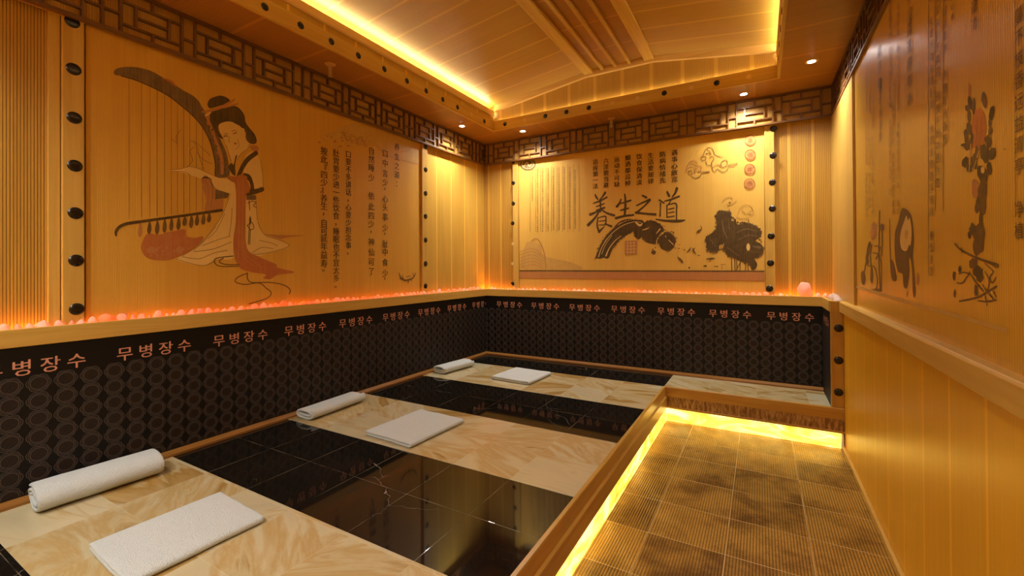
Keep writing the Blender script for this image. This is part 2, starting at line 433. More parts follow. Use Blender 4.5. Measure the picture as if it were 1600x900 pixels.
# bands round the opening, with the ribbed strip and the cornice that hides the cove strips
for sx, x in ((1, OX0), (-1, OX1)):
    b = MB(); b.box((x-sx*.03, OYB, 2.53), (x-sx*.012, OY, 2.578)); b.build('ribbed_strip', bamboo('ribbed strip %d' % sx, BB, BD, 1, 2, .012, .5, .25, off=.1), ceil)
    b = MB(); b.prism([(x-sx*.03, OYB, 2.575), (x, OYB, 2.575), (x+sx*.006, OYB, 2.585), (x+sx*.006, OYB, 2.632), (x-sx*.006, OYB, 2.640), (x-sx*.03, OYB, 2.600), (x-sx*.11, OYB, 2.600), (x-sx*.11, OYB, 2.575)], (0, OY-OYB, 0)); b.build('cornice', M_corn[1], ceil)
    b = MB(); b.box((x-sx*.046, OYB+.05, 2.600), (x-sx*.034, OY-.01, 2.652)); b.build('cove_light_strip', M_cove, ceil)
for y, sy in ((OY, 1), (OYB, -1)):
    b = MB(); b.box((OX0+.02, y+sy*.026, ZS+.0505), (OX1-.02, y+sy*.040, ZS+.090)); b.build('cove_light_strip', M_cove_b, ceil)

# ---------------------------------------------------------------- studs, posts, bands
def stud_mesh(r=.026):
    m_ = MB(); m_.lathe([(r*1.06, 0), (r*1.06, .0008), (r, .0012), (r*.97, .0028), (r*.6, .0042), (r*.25, .0048), (0, .005)], (0,0,0), (0,0,1), 20)
    return m_.mesh('stud', M_stud, True)
STUD = stud_mesh()
def plug_mesh():
    m_ = MB(); m_.lathe([(.021, 0), (.021, .0012), (.019, .002), (0, .002)], (0,0,0), (0,0,1), 18); return m_.mesh('stud_plug', M_plug)
PLUG = plug_mesh()
def add_stud(parent, p, nrm, me=None, sc=1.0):
    o = link('stud' if me is None else 'stud_plug', me or STUD)
    q = Vector(nrm).to_track_quat('Z', 'Y').to_matrix().to_4x4()
    o.parent = parent
    o.matrix_parent_inverse = Matrix.Translation(-parent.location)
    o.matrix_basis = Matrix.Translation(Vector(p)) @ q @ Matrix.Scale(sc, 4)
    return o

def post(label, a, b, nrm, studs, plugs=(), mat=None, sc=1.0):
    t = thing('studded_post', label, 'post', ((a[0]+b[0])/2, (a[1]+b[1])/2, a[2]), 'studded timber posts')
    m_ = MB(); m_.box(a, b); m_.build('board', mat or M_wood[2], t, .003)
    for q in studs: add_stud(t, q, nrm, None, sc)
    for q in plugs: add_stud(t, q, nrm, PLUG, sc)
    return t
ZL = [2.16-.2245*k for k in range(7)]
PXF = -.058
post('pale studded post at the left edge of the harp player mural', (WL+.001, -3.512, H2-.02), (PXF, -3.435, LB+.005), (1,0,0), [on(x, y, 0, PXF) for x, y in ((113,34),(115,108),(116,184),(117,259),(118,333),(119,407),(120,483))], sc=1.02)
post('pale studded post between the harp player mural and the plain bamboo corner', (WL+.001, -1.02, H2-.02), (PXF, -.942, LB+.005), (1,0,0), [on(x, y, 0, PXF) for x, y in ((665,229),(665,265),(665,302),(665,338),(665,375),(665,412),(665,447))], sc=.95)
post('narrow studded post at the left edge of the calligraphy mural', (.33, WB-.001, H2-.02), (.40, .058, LB+.005), (0,-1,0), [on(x, y, 1, .058) for x, y in ((802,253),(802,286),(802,318),(801,349),(801,443))], [on(x, y, 1, .058) for x, y in ((801.5,381),(801,412))], sc=.85)
post('studded post at the right edge of the calligraphy mural', (2.80, WB-.001, H2-.02), (2.872, .058, LB+.005), (0,-1,0), [on(x, y, 1, .058) for x, y in ((1208.5,201),(1208,243),(1207,285),(1207,326),(1205,369),(1204,411),(1202.5,451))], sc=.98)
post('short orange studded post ending the black panel beside the walkway', (XR, YS, .0015), (XW, YS+.034, H2), (0,-1,0), [(3.234, YS, .557), (3.232, YS, .333), (3.230, YS, .11)], mat=M_nose[2])

def band(label, a, b, nrm, studs, plugs, mat):
    t = thing('studded_ceiling_band', label, 'ceiling band', a, 'studded bands round the vault')
    m_ = MB(); m_.box(a, b); m_.build('board', mat, t, .003)
    for q in studs: add_stud(t, q, nrm, None, .8)
    for q in plugs: add_stud(t, q, nrm, PLUG, .9)
band('studded timber band along the left side of the vault, over the harp player wall', (OX0-.02, OYB-.02, ZS-.004), (OX0, OY+.02, 2.53), (1,0,0),
     [(OX0, y, 2.479) for y in (-2.79,-2.568,-2.349,-2.129,-1.887,-1.647,-1.418,-1.198,-.982,-.53,-3.02,-3.24,-3.46)], [(OX0, -.76, 2.479)], M_wood[1])
band('studded timber band under the back gable of the vault', (OX0, OY, ZS-.004), (OX1, OY+.02, 2.53), (0,-1,0),
     [(x, OY, 2.479) for x in (.475,.936,1.159,1.383,2.059,2.467)], [(x, OY, 2.479) for x in (.708,1.608,1.832,2.274,2.695)], M_wood[0])
band('timber band along the right side of the vault, seen nearly edge on', (OX1, OYB-.02, ZS-.004), (OX1+.02, OY+.02, 2.53), (-1,0,0),
     [(OX1, -.6-.22*k, 2.479) for k in range(8)], [], M_wood[1])
m_ = MB(); m_.box((OX0, OYB-.02, ZS-.004), (OX1, OYB, 2.53)); m_.build('rear_band', M_wood[0], ceil)

# ---------------------------------------------------------------- lattice friezes
def lattice(label, org, u, nrm, length, phase, extra=0):
    """fretwork frieze from org along u; boxes in threes, phase = where a pair of spacers meets"""
    u = Vector(u); nv = Vector(nrm); org = Vector(org); Z = Vector((0,0,1))
    ax = 0 if abs(u.x) > .5 else 1
    t = thing('lattice_frieze', label, 'lattice', org, 'fretwork friezes under the ceiling')
    hz, vt = M_lat[ax], M_lat[2]
    def bar(mb, u0, u1, z0, z1, d=.022, mi=0):
        a = org + u*u0 + Z*(z0-org.z); b = org + u*u1 + Z*(z1-org.z) + nv*d
        mb.box(a, b, mi)
    fr = MB(); bar(fr, 0, length, LB, LB+.017, .03); bar(fr, 0, length, ZS-.014, ZS, .03); fr.build('frame_rail', hz, t, .0015)
    fw = MB(); bw = .0115
    P3 = 1.085; k = -2
    u_ = phase - 3*P3
    zb, zt = LB+.017, ZS-.014
    zl, zm, zu = 2.246, 2.304, 2.362
    def clip(a, b): return max(a, .0), min(b, length)
    def H(a, b, z):
        a, b = clip(a, b)
        if b-a > .01: bar(fw, a, b, z-bw/2, z+bw/2, .020, 0)
    def V(x, z0, z1):
        if 0 < x < length: bar(fw, x-bw/2, x+bw/2, z0, z1, .0215, 1)
    while u_ < length:
        V(u_, zb, zt)
        b0 = u_ + .072
        for i in range(3):
            x0 = b0 + i*.3355; x1 = x0 + .27
            V(x0, zb, zt); V(x1, zb, zt)
            H(x0, x1, zl); H(x0, x1, zu)
            xm = (x0+x1)/2; V(xm, zb, zl); V(xm, zu, zt)
            xa, xb = x0 + .062, x1 - .062
            V(xa, zl, zu); V(xb, zl, zu); H(xa, xb, zm)
            if i < 2: H(x1, x0+.3355, zm-.012)
        H(u_-.072, u_, zm-.012); H(u_, u_+.072, zm-.012)
        u_ += P3
    fw.build('fretwork', [hz, vt], t)
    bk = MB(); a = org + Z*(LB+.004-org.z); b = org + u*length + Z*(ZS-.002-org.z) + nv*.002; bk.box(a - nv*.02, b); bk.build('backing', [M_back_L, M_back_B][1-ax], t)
FL = -.055
lattice('dark fretwork frieze running over the harp player wall on the left', (FL, -5.3, LB), (0,1,0), (1,0,0), 5.355, 5.3-2.29)
lattice('dark fretwork frieze over the calligraphy mural on the back wall', (FL+.03, .055, LB), (1,0,0), (0,-1,0), 3.305, 1.10-FL-.03)
lattice('dark fretwork frieze over the right wall, seen at a steep angle', (3.292, .02, LB), (0,-1,0), (-1,0,0), 5.3, .09)

# ---------------------------------------------------------------- painted bamboo murals
def cr_(pts, k=4, closed=True):
    out = []; n_ = len(pts)
    for i in range(n_ if closed else n_-1):
        g = lambda j: pts[j % n_] if closed else pts[max(0, min(n_-1, j))]
        p0, p1, p2, p3 = g(i-1), g(i), g(i+1), g(i+2)
        for q in range(k):
            t = q/k
            out.append(tuple(.5*(2*p1[d]+(p2[d]-p0[d])*t+(2*p0[d]-5*p1[d]+4*p2[d]-p3[d])*t*t+(3*p1[d]-p0[d]-3*p2[d]+p3[d])*t**3) for d in range(len(p1))))
    if not closed: out.append(tuple(pts[-1]))
    return out

class Mural:
    def __init__(self, ax, val, nrm, right):
        self.ax, self.val, self.n, self.r = ax, val, Vector(nrm), Vector(right); self.mb = MB(); self.lay = 0
    def view(self, ox, oy, sc): self.ox, self.oy, self.sc = ox, oy, sc; return self
    def nxt(self): self.lay += 1
    def P(self, x, y, lift=0):
        p = on(self.ox + x/self.sc, self.oy + y/self.sc, self.ax, self.val); p.z = min(p.z, LB-.002)
        return p + self.n*(.0004 + lift*.00022 + self.lay*.000004)
    def poly(self, pts, mi, lift=0, k=4):
        self.nxt(); pts = cr_(pts, k) if k > 1 else pts
        self.mb.add([self.P(x, y, lift) for x, y in pts], [tuple(range(len(pts)))], mi)
    def ell(self, cx, cy, rx, ry, mi, lift=0, n_=20, wob=0, rot=0):
        q = []
        for i in range(n_):
            a = 2*PI*i/n_; f = 1 + wob*(random.random()-.5)
            x, y = rx*math.cos(a)*f, ry*math.sin(a)*f
            q.append((cx + x*math.cos(rot) - y*math.sin(rot), cy + x*math.sin(rot) + y*math.cos(rot)))
        self.poly(q, mi, lift, 1)
    def ring(self, cx, cy, r0, r1, mi, lift=0, n_=28, ky=1.0):
        self.nxt()
        a = [self.P(cx+r0*math.cos(2*PI*i/n_), cy+r0*ky*math.sin(2*PI*i/n_), lift) for i in range(n_)]
        b = [self.P(cx+r1*math.cos(2*PI*i/n_), cy+r1*ky*math.sin(2*PI*i/n_), lift) for i in range(n_)]
        self.mb.add(a+b, [(i, (i+1) % n_, n_+(i+1) % n_, n_+i) for i in range(n_)], mi)
    def brush(self, pts, mi, lift=0, w=None, k=5, wx=1.0):
        """stroke through (x, y, width); wx scales the width across the picture"""
        self.nxt()
        if w is not None: pts = [(p[0], p[1], w) for p in pts]
        q = cr_(pts, k, False) if len(pts) > 1 else pts
        L, Rr = [], []
        for i, (x, y, ww) in enumerate(q):
            x0, y0, _ = q[max(0, i-1)]; x1, y1, _ = q[min(len(q)-1, i+1)]
            dx, dy = x1-x0, y1-y0; l = math.hypot(dx, dy) or 1
            nx, ny = -dy/l*ww/2*wx, dx/l*ww/2
            L.append((x+nx, y+ny)); Rr.append((x-nx, y-ny))
        vs_ = [self.P(x, y, lift) for x, y in L] + [self.P(x, y, lift) for x, y in Rr]
        n_ = len(q)
        self.mb.add(vs_, [(i, i+1, n_+i+1, n_+i) for i in range(n_-1)], mi)
        if w is None or w > 6:      # round ends
            for (x, y, ww) in (q[0], q[-1]):
                self.nxt()
                self.mb.add([self.P(x+ww/2*wx*math.cos(a*PI/5), y+ww/2*math.sin(a*PI/5), lift) for a in range(10)], [tuple(range(10))], mi)

GLY = {}
def glyph(ch):
    if ch not in GLY:
        cu = bpy.data.curves.new('glyph', 'FONT'); cu.body = ch; cu.resolution_u = 2
        ob = bpy.data.objects.new('glyph', cu); COL.objects.link(ob)
        dg = bpy.context.evaluated_depsgraph_get()
        me = bpy.data.meshes.new_from_object(ob.evaluated_get(dg), depsgraph=dg)
        GLY[ch] = ([(v.co.x, v.co.y) for v in me.vertices], [tuple(p.vertices) for p in me.polygons])
        bpy.data.objects.remove(ob); bpy.data.curves.remove(cu); bpy.data.meshes.remove(me)
    return GLY[ch]
def put_glyph(mb, ch, cen, size, right, nrm, mi=0, up=(0,0,1), bold=0, cx=.5, cy=.38):
    vs_, fs_ = glyph(ch); right = Vector(right); up = Vector(up); nrm = Vector(nrm)
    for k in range(-1 if bold else 0, 2 if bold else 1):
        off = right*(bold*k*size) + nrm*(.00005*k)
        mb.add([cen + off + right*((x-cx)*size) + up*((y-cy)*size) for x, y in vs_], fs_, mi)
def column(mu, mb, text, x, ys, size, mi=0, bold=0, dx=0):
    """vertical line of writing; ys = pixel heights of the characters, or (first, last)"""
    n_ = len(text)
    if len(ys) == 2 and n_ != 2: ys = [ys[0] + (ys[1]-ys[0])*i/max(1, n_-1) for i in range(n_)]
    for ch, y in zip(text, ys):
        if ch in ' \u3000': continue
        p = on(x, y, mu.ax, mu.val) + mu.n*.0032
        if p.z > LB - .5*size: continue
        put_glyph(mb, ch, p, size, mu.r, mu.n, mi, bold=bold, cx=(.5 if ch not in '，。：' else .3), cy=(.38 if ch not in '，。' else .2))

def ink(name, col, ax, mixin=(.5,.28,.07), amt=.35, rough=.5):
    n = NT(name); p = n.sep(n.pos())
    st = n.noise(n.comb(n.math('MULTIPLY', p[ax], 150), n.math('MULTIPLY', p[1-ax], 3), n.math('MULTIPLY', p[2], 5)), 1.0, 3)
    bl = n.noise(n.pos(), 14, 4, .65)
    f = n.math('MULTIPLY', n.math('ADD', n.step(st, .4, .75), n.step(bl, .45, .8)), amt)
    return n.set(n.mix(f, col, mixin), rough, .3)
def inks(ax): return [ink('ink dark %d' % ax, (.070,.040,.012), ax, amt=.12), ink('ink brown %d' % ax, (.12,.062,.018), ax, amt=.16), ink('ink red %d' % ax, (.44,.13,.035), ax, amt=.28),
                      ink('ink pale %d' % ax, (.74,.50,.16), ax, amt=.15), ink('ink rose %d' % ax, (.46,.19,.06), ax), ink('ink wash %d' % ax, (.54,.31,.075), ax, (.62,.38,.09), .6),
                      ink('ink line %d' % ax, (.20,.105,.028), ax, amt=.25), ink('ink orange %d' % ax, (.60,.20,.05), ax, amt=.25), ink('ink grey %d' % ax, (.135,.085,.038), ax, (.36,.21,.09), .4)]
DK, BR, RD, PALE, RO, WASH, LINE, ORG, GREY = range(9)

# ---- left mural: the harp player
MLX = -.076
t = thing('bamboo_mural', 'large bamboo mural of a robed woman playing a harp on the left wall', 'mural', (MLX, -2.2, H2-.02), 'painted bamboo murals')
b = MB(); b.box((WL+.0005, -3.425, H2-.025), (MLX, -1.021, LB+.003)); sheet = b.build('bamboo_sheet', M_mural_L, t)
IL = inks(1)
mu = Mural(0, MLX, (1,0,0), (0,1,0))
A = mu.view(160, 80, 4.0906)
A.poly([(75,125),(110,105),(180,100),(250,108),(320,130),(390,170),(440,190),(480,225),(530,258),(575,282),(615,318),(640,362),(668,400),(705,470),(745,545),(775,610),(797,665),(806,730),(808,800),(722,800),(720,720),(705,640),(685,570),(650,500),(610,445),(560,395),(500,345),(430,290),(350,245),(270,208),(200,180),(120,158),(80,150)], GREY, 0)
A.brush([(120,158),(200,181),(270,209),(350,246),(430,291),(500,346),(560,396),(610,446),(650,501),(685,571),(706,641),(721,721),(722,798)], DK, 1, 7)
A.brush([(385,172,4),(440,195,16),(470,225,6)], RD, 1); A.brush([(660,400,16),(720,560,18),(760,680,22),(765,780,20)], RO, 1)
for i in range(16): A.ell(668+i*6.6+random.uniform(-22,22), 440+i*21, 7, 9, [BR, RD, GREY][i % 3], 2, 8)
for x, y0, y1 in ((170,170,905),(250,200,0),(303,225,0),(350,247,0),(397,272,0),(440,300,0),(480,330,0),(520,362,0),(558,395,0),(600,436,0),(640,486,0)):
    yb = (280 + (290 - (x/4.0906-20)*.47)/4.5*1.0 - 80)*4.0906
    A.brush([(x, y0), (x, (y0+yb)/2), (x, yb)], LINE if x not in (350,520,397) else BR, 0, 3.2)
# hair, face
A.poly([(672,332),(686,306),(720,291),(755,284),(790,294),(815,314),(800,332),(740,352),(690,366),(674,352)], DK, 2)
A.poly([(686,402),(720,374),(780,358),(845,350),(882,372),(908,412),(914,452),(935,485),(972,530),(986,572),(975,592),(945,590),(918,562),(915,520),(898,498),(878,478),(850,464),(820,450),(782,452),(748,466),(740,490),(750,522),(772,560),(740,545),(710,490),(690,442)], DK, 2)
A.poly([(745,472),(782,452),(820,450),(850,464),(878,480),(898,500),(914,525),(914,560),(940,592),(930,622),(890,652),(862,690),(850,718),(822,702),(806,650),(790,600),(775,558),(755,522)], PALE, 1)
A.brush([(638,388,10),(690,380,16),(760,358,18),(820,325,16),(845,308,10)], RO, 3); A.brush([(660,412,12),(690,392,10)], PALE, 3)
A.brush([(770,362,8),(820,348,12),(866,336,10)], RO, 3)
A.ell(897,503,11,11,PALE,4,10)
A.brush([(776,548,5),(788,540,6),(802,546,4)], DK, 3); A.brush([(835,530,4),(848,522,6),(858,524,4)], DK, 3)
A.brush([(774,535,3),(790,526,4),(804,530,3)], LINE, 3); A.brush([(826,514,3),(842,506,4),(858,510,3)], LINE, 3)
A.brush([(812,545,3),(806,575,3),(816,582,3)], LINE, 3, 3)
A.ell(849,590,10,7,RD,3,10)
A.brush([(862,560,3),(872,600,3),(850,630,3)], LINE, 3, 2.5); A.brush([(790,600),(806,652),(824,705)], LINE, 3, 3); A.brush([(940,592),(926,625),(886,655),(860,695)], LINE, 3, 3)
# collar and robe
A.poly([(942,606),(985,604),(1000,625),(985,645),(955,632)], RO, 2)
A.poly([(925,655),(985,640),(990,668),(1012,715),(1022,780),(1026,850),(1020,885),(962,890),(950,850),(936,812),(905,780),(900,720)], PALE, 1)
A.brush([(980,652,30),(930,690,30),(898,735,28),(868,800,24)], DK, 3)
A.poly([(805,742),(822,715),(838,725),(850,672),(860,668),(848,730),(850,792),(830,786)], DK, 3)
A.brush([(905,786,14),(935,800,22),(955,850,22),(960,895,20)], DK, 3); A.brush([(950,895,22),(990,890,24),(1022,880,24)], DK, 3)
A.brush([(1010,700),(1024,790),(1026,870)], LINE, 3, 3)
A.poly([(430,762),(500,750),(560,735),(620,755),(660,775),(720,800),(800,830),(855,860),(860,905),(780,905),(720,870),(650,825),(560,790),(500,775)], PALE, 2)
for q in ([(430,760),(500,752),(560,738),(625,756),(720,800),(800,830)], [(440,768),(520,772),(560,790)], [(540,740),(575,700),(560,640),(590,610)], [(440,560),(480,590),(470,550),(500,500)], [(560,570),(600,600),(620,680),(650,760)], [(600,640),(640,690),(700,720)], [(580,570),(640,620),(690,670)], [(650,790),(660,815)], [(665,795),(675,822)]): A.brush(q, LINE, 3, 3)
A.poly([(640,815),(690,830),(690,895),(650,905)], RO, 2)
A.poly([(795,800),(850,800),(905,795),(935,850),(945,905),(845,905),(830,850)], RD, 2); A.brush([(800,800),(830,835),(850,810),(850,870)], LINE, 4, 4)
B = mu.view(160, 280, 4.5)
B.brush([(95,395,14),(95,368,20),(120,335,22),(175,312,22),(300,294,20),(500,266,18),(700,238,20),(838,218,20)], DK, 3)
B.poly([(285,430),(300,400),(322,382),(400,390),(450,374),(510,364),(582,352),(592,400),(650,412),(708,403),(682,452),(632,492),(560,532),(480,566),(400,572),(330,560),(290,530),(270,480)], RD, 1)
for i in range(34):
    x = 320+random.random()*300; y = 470+random.random()*70
    if y < 600-.25*x+40: B.ell(x, y, 9, 7, RO, 2, 8, .5)
B.ell(345,500,30,26,RO,2,12,.4); B.ell(545,498,28,24,RO,2,12,.4)
for x, l in ((265,90),(330,80),(385,90),(437,85),(485,80),(535,80),(578,60),(625,80),(665,70),(710,70),(750,60)):
    y = 300-(x-265)*.145+10
    B.poly([(x-4, y), (x+6, y), (x+14, y+l*.55), (x+6, y+l), (x-8, y+l*1.05), (x-16, y+l*.7)], BR if x not in (265,) else RO, 2)
B.poly([(700,-12),(765,-5),(795,70),(790,140),(845,150),(836,214),(722,226),(728,150),(708,70)], RO, 1); B.brush([(720,0),(745,80),(740,200)], RD, 2, 6); B.brush([(770,20),(775,100),(760,200)], LINE, 2, 4)
B.poly([(795,70),(892,100),(880,132),(790,142)], GREY, 3, 1); B.poly([(800,150),(850,140),(850,190),(800,205)], RO, 2, 1)
B.poly([(770,0),(880,0),(935,40),(940,115),(890,100),(800,68)], PALE, 2)
B.poly([(940,100),(890,132),(832,268),(772,358),(702,438),(622,508),(520,562),(600,592),(718,606),(800,562),(926,548),(935,330)], PALE, 0)
B.poly([(1010,140),(1082,148),(1090,300),(1140,388),(1250,428),(1312,470),(1250,500),(1170,520),(1085,542),(1012,500)], PALE, 0)
B.poly([(1135,388),(1260,392),(1420,395),(1300,410),(1250,420),(1190,402)], RO, 0)
B.poly([(938,-14),(1012,-14),(1008,130),(1006,300),(1016,485),(1092,542),(1182,580),(1226,602),(1232,622),(1352,655),(1232,672),(1182,702),(1130,696),(1148,670),(1060,656),(978,632),(944,590),(924,530),(920,420),(936,300),(940,130)], RD, 2)
for q in ([(985,10),(985,300),(985,520),(1060,610)], [(960,20),(958,300),(955,560)], [(1000,400),(1000,520),(1120,620)]): B.brush(q, RO, 3, 6)
B.poly([(1012,112),(1080,112),(1080,146),(1012,146)], GREY, 3, 1)
B.brush([(1022,-6,16),(1045,20,20),(1052,60,22),(1045,95,18)], DK, 3); B.brush([(1015,108,14),(1060,95,26),(1120,72,34)], DK, 3)
for q in ([(1020,170),(1050,155),(1080,165),(1060,185),(1085,200)], [(1020,330),(1045,300),(1065,340),(1040,355),(1015,320)], [(1038,260),(1038,300),(1030,360),(1025,460)], [(1040,350),(1035,460)], [(1030,150),(1035,220)]): B.brush(q, DK, 3, 5)
B.ell(1038,290,7,28,DK,4)
for q in ([(890,130),(832,268),(702,438),(560,540)], [(800,330),(720,430),(640,500)], [(520,562),(620,592),(718,606),(800,570)], [(560,545),(680,560),(780,520),(880,500)], [(700,470),(800,430),(900,400)], [(640,510),(780,490),(910,440)], [(860,240),(800,360),(740,420)],
          [(910,200),(905,300),(890,400)], [(1090,300),(1140,390),(1250,430),(1310,470),(1180,515),(1060,530)], [(1100,430),(1190,450),(1230,470)], [(1050,520),(1120,480),(1200,490)], [(1080,150),(1088,290)]): B.brush(q, LINE, 1, 3.6)
for q in ([(955,612),(830,612),(790,588),(800,556),(920,540)], [(960,600),(870,600),(820,580),(850,555)], [(1020,660),(950,690),(935,722),(1000,740),(1100,730),(1150,765),(1186,800),(1150,840),(1030,876)], [(1020,660),(1020,700),(1052,726),(1180,726),(1280,746),(1320,780),(1312,806)]): B.brush(q, BR, 2, 7)
# the faint hills at the upper right, the antlers below
Cc = mu.view(490, 200, 6.925)
Cc.poly([(60,95),(150,80),(260,110),(330,130),(420,160),(540,190),(680,205),(800,300),(960,350),(1135,395),(1135,260),(1130,165),(1050,110),(900,40),(760,-20),(560,-60),(330,-30),(240,20)], WASH, 0, 3)
random.seed(3)
for i in range(70):
    x = random.uniform(50, 640); y = 95 + (x-50)*.17 + random.gauss(0, 35)
    Cc.ell(x, y, random.uniform(8,28), random.uniform(5,14), [WASH, RO][i % 3 == 0] if i % 2 else WASH, 1, 8, .7)
for i in range(30):
    x = random.uniform(270, 560); Cc.brush([(x, 60+(x-270)*.3+random.uniform(-50,60)), (x+25, 75+(x-270)*.3+random.uniform(-50,60)), (x+60, 70+(x-250)*.3+random.uniform(-40,60))], LINE if i % 3 == 0 else RO, 2, 4)
for q in ([(680,205),(800,300),(960,350),(1130,390)], [(900,260),(1000,250),(1080,200)]): Cc.brush(q, RO, 1, 5)
D_ = mu.view(490, 320, 6.925)
for q in ([(925,735,5),(940,780,12),(980,815,18),(1030,810,16),(1075,790,14),(1105,735,5)], [(940,770,8),(935,810,5)], [(970,800,10),(960,760,5)], [(1000,780,6),(1045,770,6)], [(1085,770,8),(1070,735,4)], [(1025,815,14),(1022,845,8)], [(1050,800,8),(1060,830,4)]): D_.brush(q, BR, 1)
mu.mb.build('harp_player_painting', IL, sheet, tri=True, fixn=False)
tx = MB()
column(mu, tx, '按此『四少』养生，自可延年益寿。', 506, [236,249,262,273,285,296,310,322,333,348.5,360.5,372.5,385,398,411.5,421], .064, 0, .016)
column(mu, tx, '肚胃要少进一些饮食，睡眠也不宜太多。', 525, (239.5,447), .062, 0, .016)
column(mu, tx, '口要不多讲话，心要少担念事。', 544, (241,395), .060, 0, .016)
column(mu, tx, '自然睡少依此四少，神仙可了', 580, [236,249,262,278,306,323,337,350,361,378,394,409,424], .070, 0, .012)
column(mu, tx, '口中言少，心头事少，肚中食少，', 601.5, [240,255,271,285,294,311,324,339,356,364,381,394,410,427,434], .070, 0, .012)
column(mu, tx, '养生之道：', 620, [230,245,259.5,273,287], .068, 0, .012)
tx.build('inscription', IL[DK], sheet, fixn=False)

# ---- back mural: calligraphy, ink and lotus
MBY = .076
t = thing('bamboo_mural', 'bamboo mural with large calligraphy and lotus leaves on the back wall', 'mural', (1.6, MBY, H2-.02), 'painted bamboo murals')
b = MB(); b.box((.401, WB-.0005, H2-.025), (2.799, MBY, LB+.003)); sheet = b.build('bamboo_sheet', M_mural_B, t)
IB = inks(0)
mu = Mural(1, MBY, (0,-1,0), (1,0,0))
K = mu.view(910, 290, 6.923)
for st in ([(138,98,16),(150,125,22),(168,150,14)], [(246,76,26),(225,110,20),(196,145,14)], [(120,192,14),(190,166,22),(265,126,18)], [(150,228,12),(200,210,18),(238,194,12)], [(150,268,12),(200,250,18),(240,234,12)],
           [(192,150,20),(196,220,18),(196,285,14)], [(86,312,30),(150,286,20),(245,240,12)], [(186,270,18),(140,345,22),(64,426,34)], [(205,262,14),(270,300,22),(342,322,28)],
           [(168,345,12),(160,430,18),(182,500,22)], [(176,348,12),(248,332,16),(256,372,14),(252,424,14)], [(178,386,10),(248,378,12)], [(178,428,10),(250,424,12)], [(180,500,28),(220,460,14),(240,440,8)], [(244,410,12),(280,428,20),(312,440,26)],
           [(418,148,16),(402,190,22),(374,226,30)], [(400,198,14),(460,180,18),(522,160,20)], [(458,92,14),(466,180,24),(458,320,24)], [(412,268,14),(460,255,22),(502,244,14)], [(364,352,28),(450,330,24),(552,318,22)],
           [(650,108,20),(690,128,28)], [(588,216,16),(650,186,20),(728,152,26)], [(730,156,24),(670,222,18),(580,298,22)], [(580,292,28),(680,304,22),(790,312,26)],
           [(918,68,20),(938,112,26)], [(1022,30,30),(1005,80,24),(972,122,14)], [(890,168,12),(960,150,22),(1046,116,20)], [(962,152,14),(930,206,12)], [(915,216,14),(915,345,13)], [(912,214,12),(1012,194,16),(1018,290,14),(1018,376,14)],
           [(932,256,12),(992,244,12)], [(932,296,12),(992,284,12)], [(918,342,14),(994,330,14)], [(832,156,18),(884,188,16)], [(846,190,16),(844,260,12),(840,332,16)], [(798,364,14),(900,380,24),(1040,384,32),(1108,374,14)]):
    K.brush(st, DK, 2)
K.poly([(148,780),(165,720),(200,630),(260,540),(330,470),(420,410),(500,378),(580,370),(660,382),(670,470),(570,490),(520,515),(440,560),(380,615),(325,690),(282,785),(230,780),(200,790)], DK, 0)
K.poly([(640,440),(690,385),(760,382),(840,418),(885,480),(850,510),(822,560),(820,626),(770,632),(690,612),(640,560),(615,580),(590,560),(560,520),(560,480)], DK, 1)
K.ell(915,604,92,102,DK,1,24,.06); K.ell(770,722,25,24,BR,1)
for st in ([(175,770,10),(210,670,8),(270,575,8),(350,490,7),(450,425,7),(560,392,6),(640,398,4)], [(255,760,14),(290,680,9),(350,600,8),(420,545,6)], [(210,740,6),(250,640,5),(320,540,5)], [(580,400,16),(620,430,26),(650,410,10)], [(650,480,6),(690,470,12),(720,455,5)], [(800,640,8),(815,570,10),(880,510,8)], [(800,520,6),(840,470,14)], [(900,545,10),(905,560,4)], [(935,590,8),(985,640,8)]): K.brush(st, PALE, 3)
for st in ([(330,465,4),(400,400,16),(480,368,14),(540,362,4)], [(580,560,8),(610,590,8)], [(570,545,6),(590,580,6)], [(960,640,10),(1010,680,6)], [(1030,770,5),(1055,800,22),(1085,830,16)], [(130,810,4),(160,770,6)], [(1130,720,5),(1165,690,10)]): K.brush(st, BR, 1)
for x, y, r_ in ((1045,680,7),(1050,640,5),(1105,695,6),(760,690,8),(790,670,8),(1155,885,8)): K.ell(x, y, r_, r_, BR, 1, 8)
random.seed(11)
for q in ([(148,780),(165,720),(200,630),(260,540),(330,470),(420,410),(500,378),(580,370)], [(282,785),(325,690),(380,615),(440,560),(520,515)], [(690,385),(760,382),(840,418),(885,480),(850,510),(822,560),(820,626)], [(690,612),(640,560),(590,560),(560,520)], [(900,502),(970,506),(1006,560),(1006,620),(960,690),(910,706)]):
    for (x, y) in cr_(q, 5, False):
        for _ in range(2): K.ell(x+random.gauss(0,7), y+random.gauss(0,7), random.uniform(2,9), random.uniform(2,7), DK, 0, 7, .6)
for _ in range(45): K.ell(random.gauss(980,90), random.gauss(680,40), random.uniform(1.5,4), random.uniform(1.5,4), BR, 1, 6, .5)
K.poly([(460,598),(592,594),(590,742),(460,748)], RO, 1, 1)
for i in range(4): K.brush([(472,620+34*i),(580,616+34*i)], PALE, 2, 5)
for x in (490,525,560): K.brush([(x,606),(x,738)], PALE, 2, 5)
Lo = mu.view(1050, 300, 6.923)
Lo.poly([(500,212),(550,205),(622,216),(646,270),(642,312),(690,315),(712,352),(780,336),(850,342),(922,376),(966,432),(950,492),(905,528),(960,560),(990,612),(976,672),(930,702),(892,722),(922,780),(902,832),(865,840),(845,792),(810,770),(740,746),(660,712),(600,682),(560,622),(540,572),(512,580),(508,632),(470,652),(410,642),(380,622),(376,570),(360,512),(392,470),(468,412),(482,340),(474,262)], DK, 0)
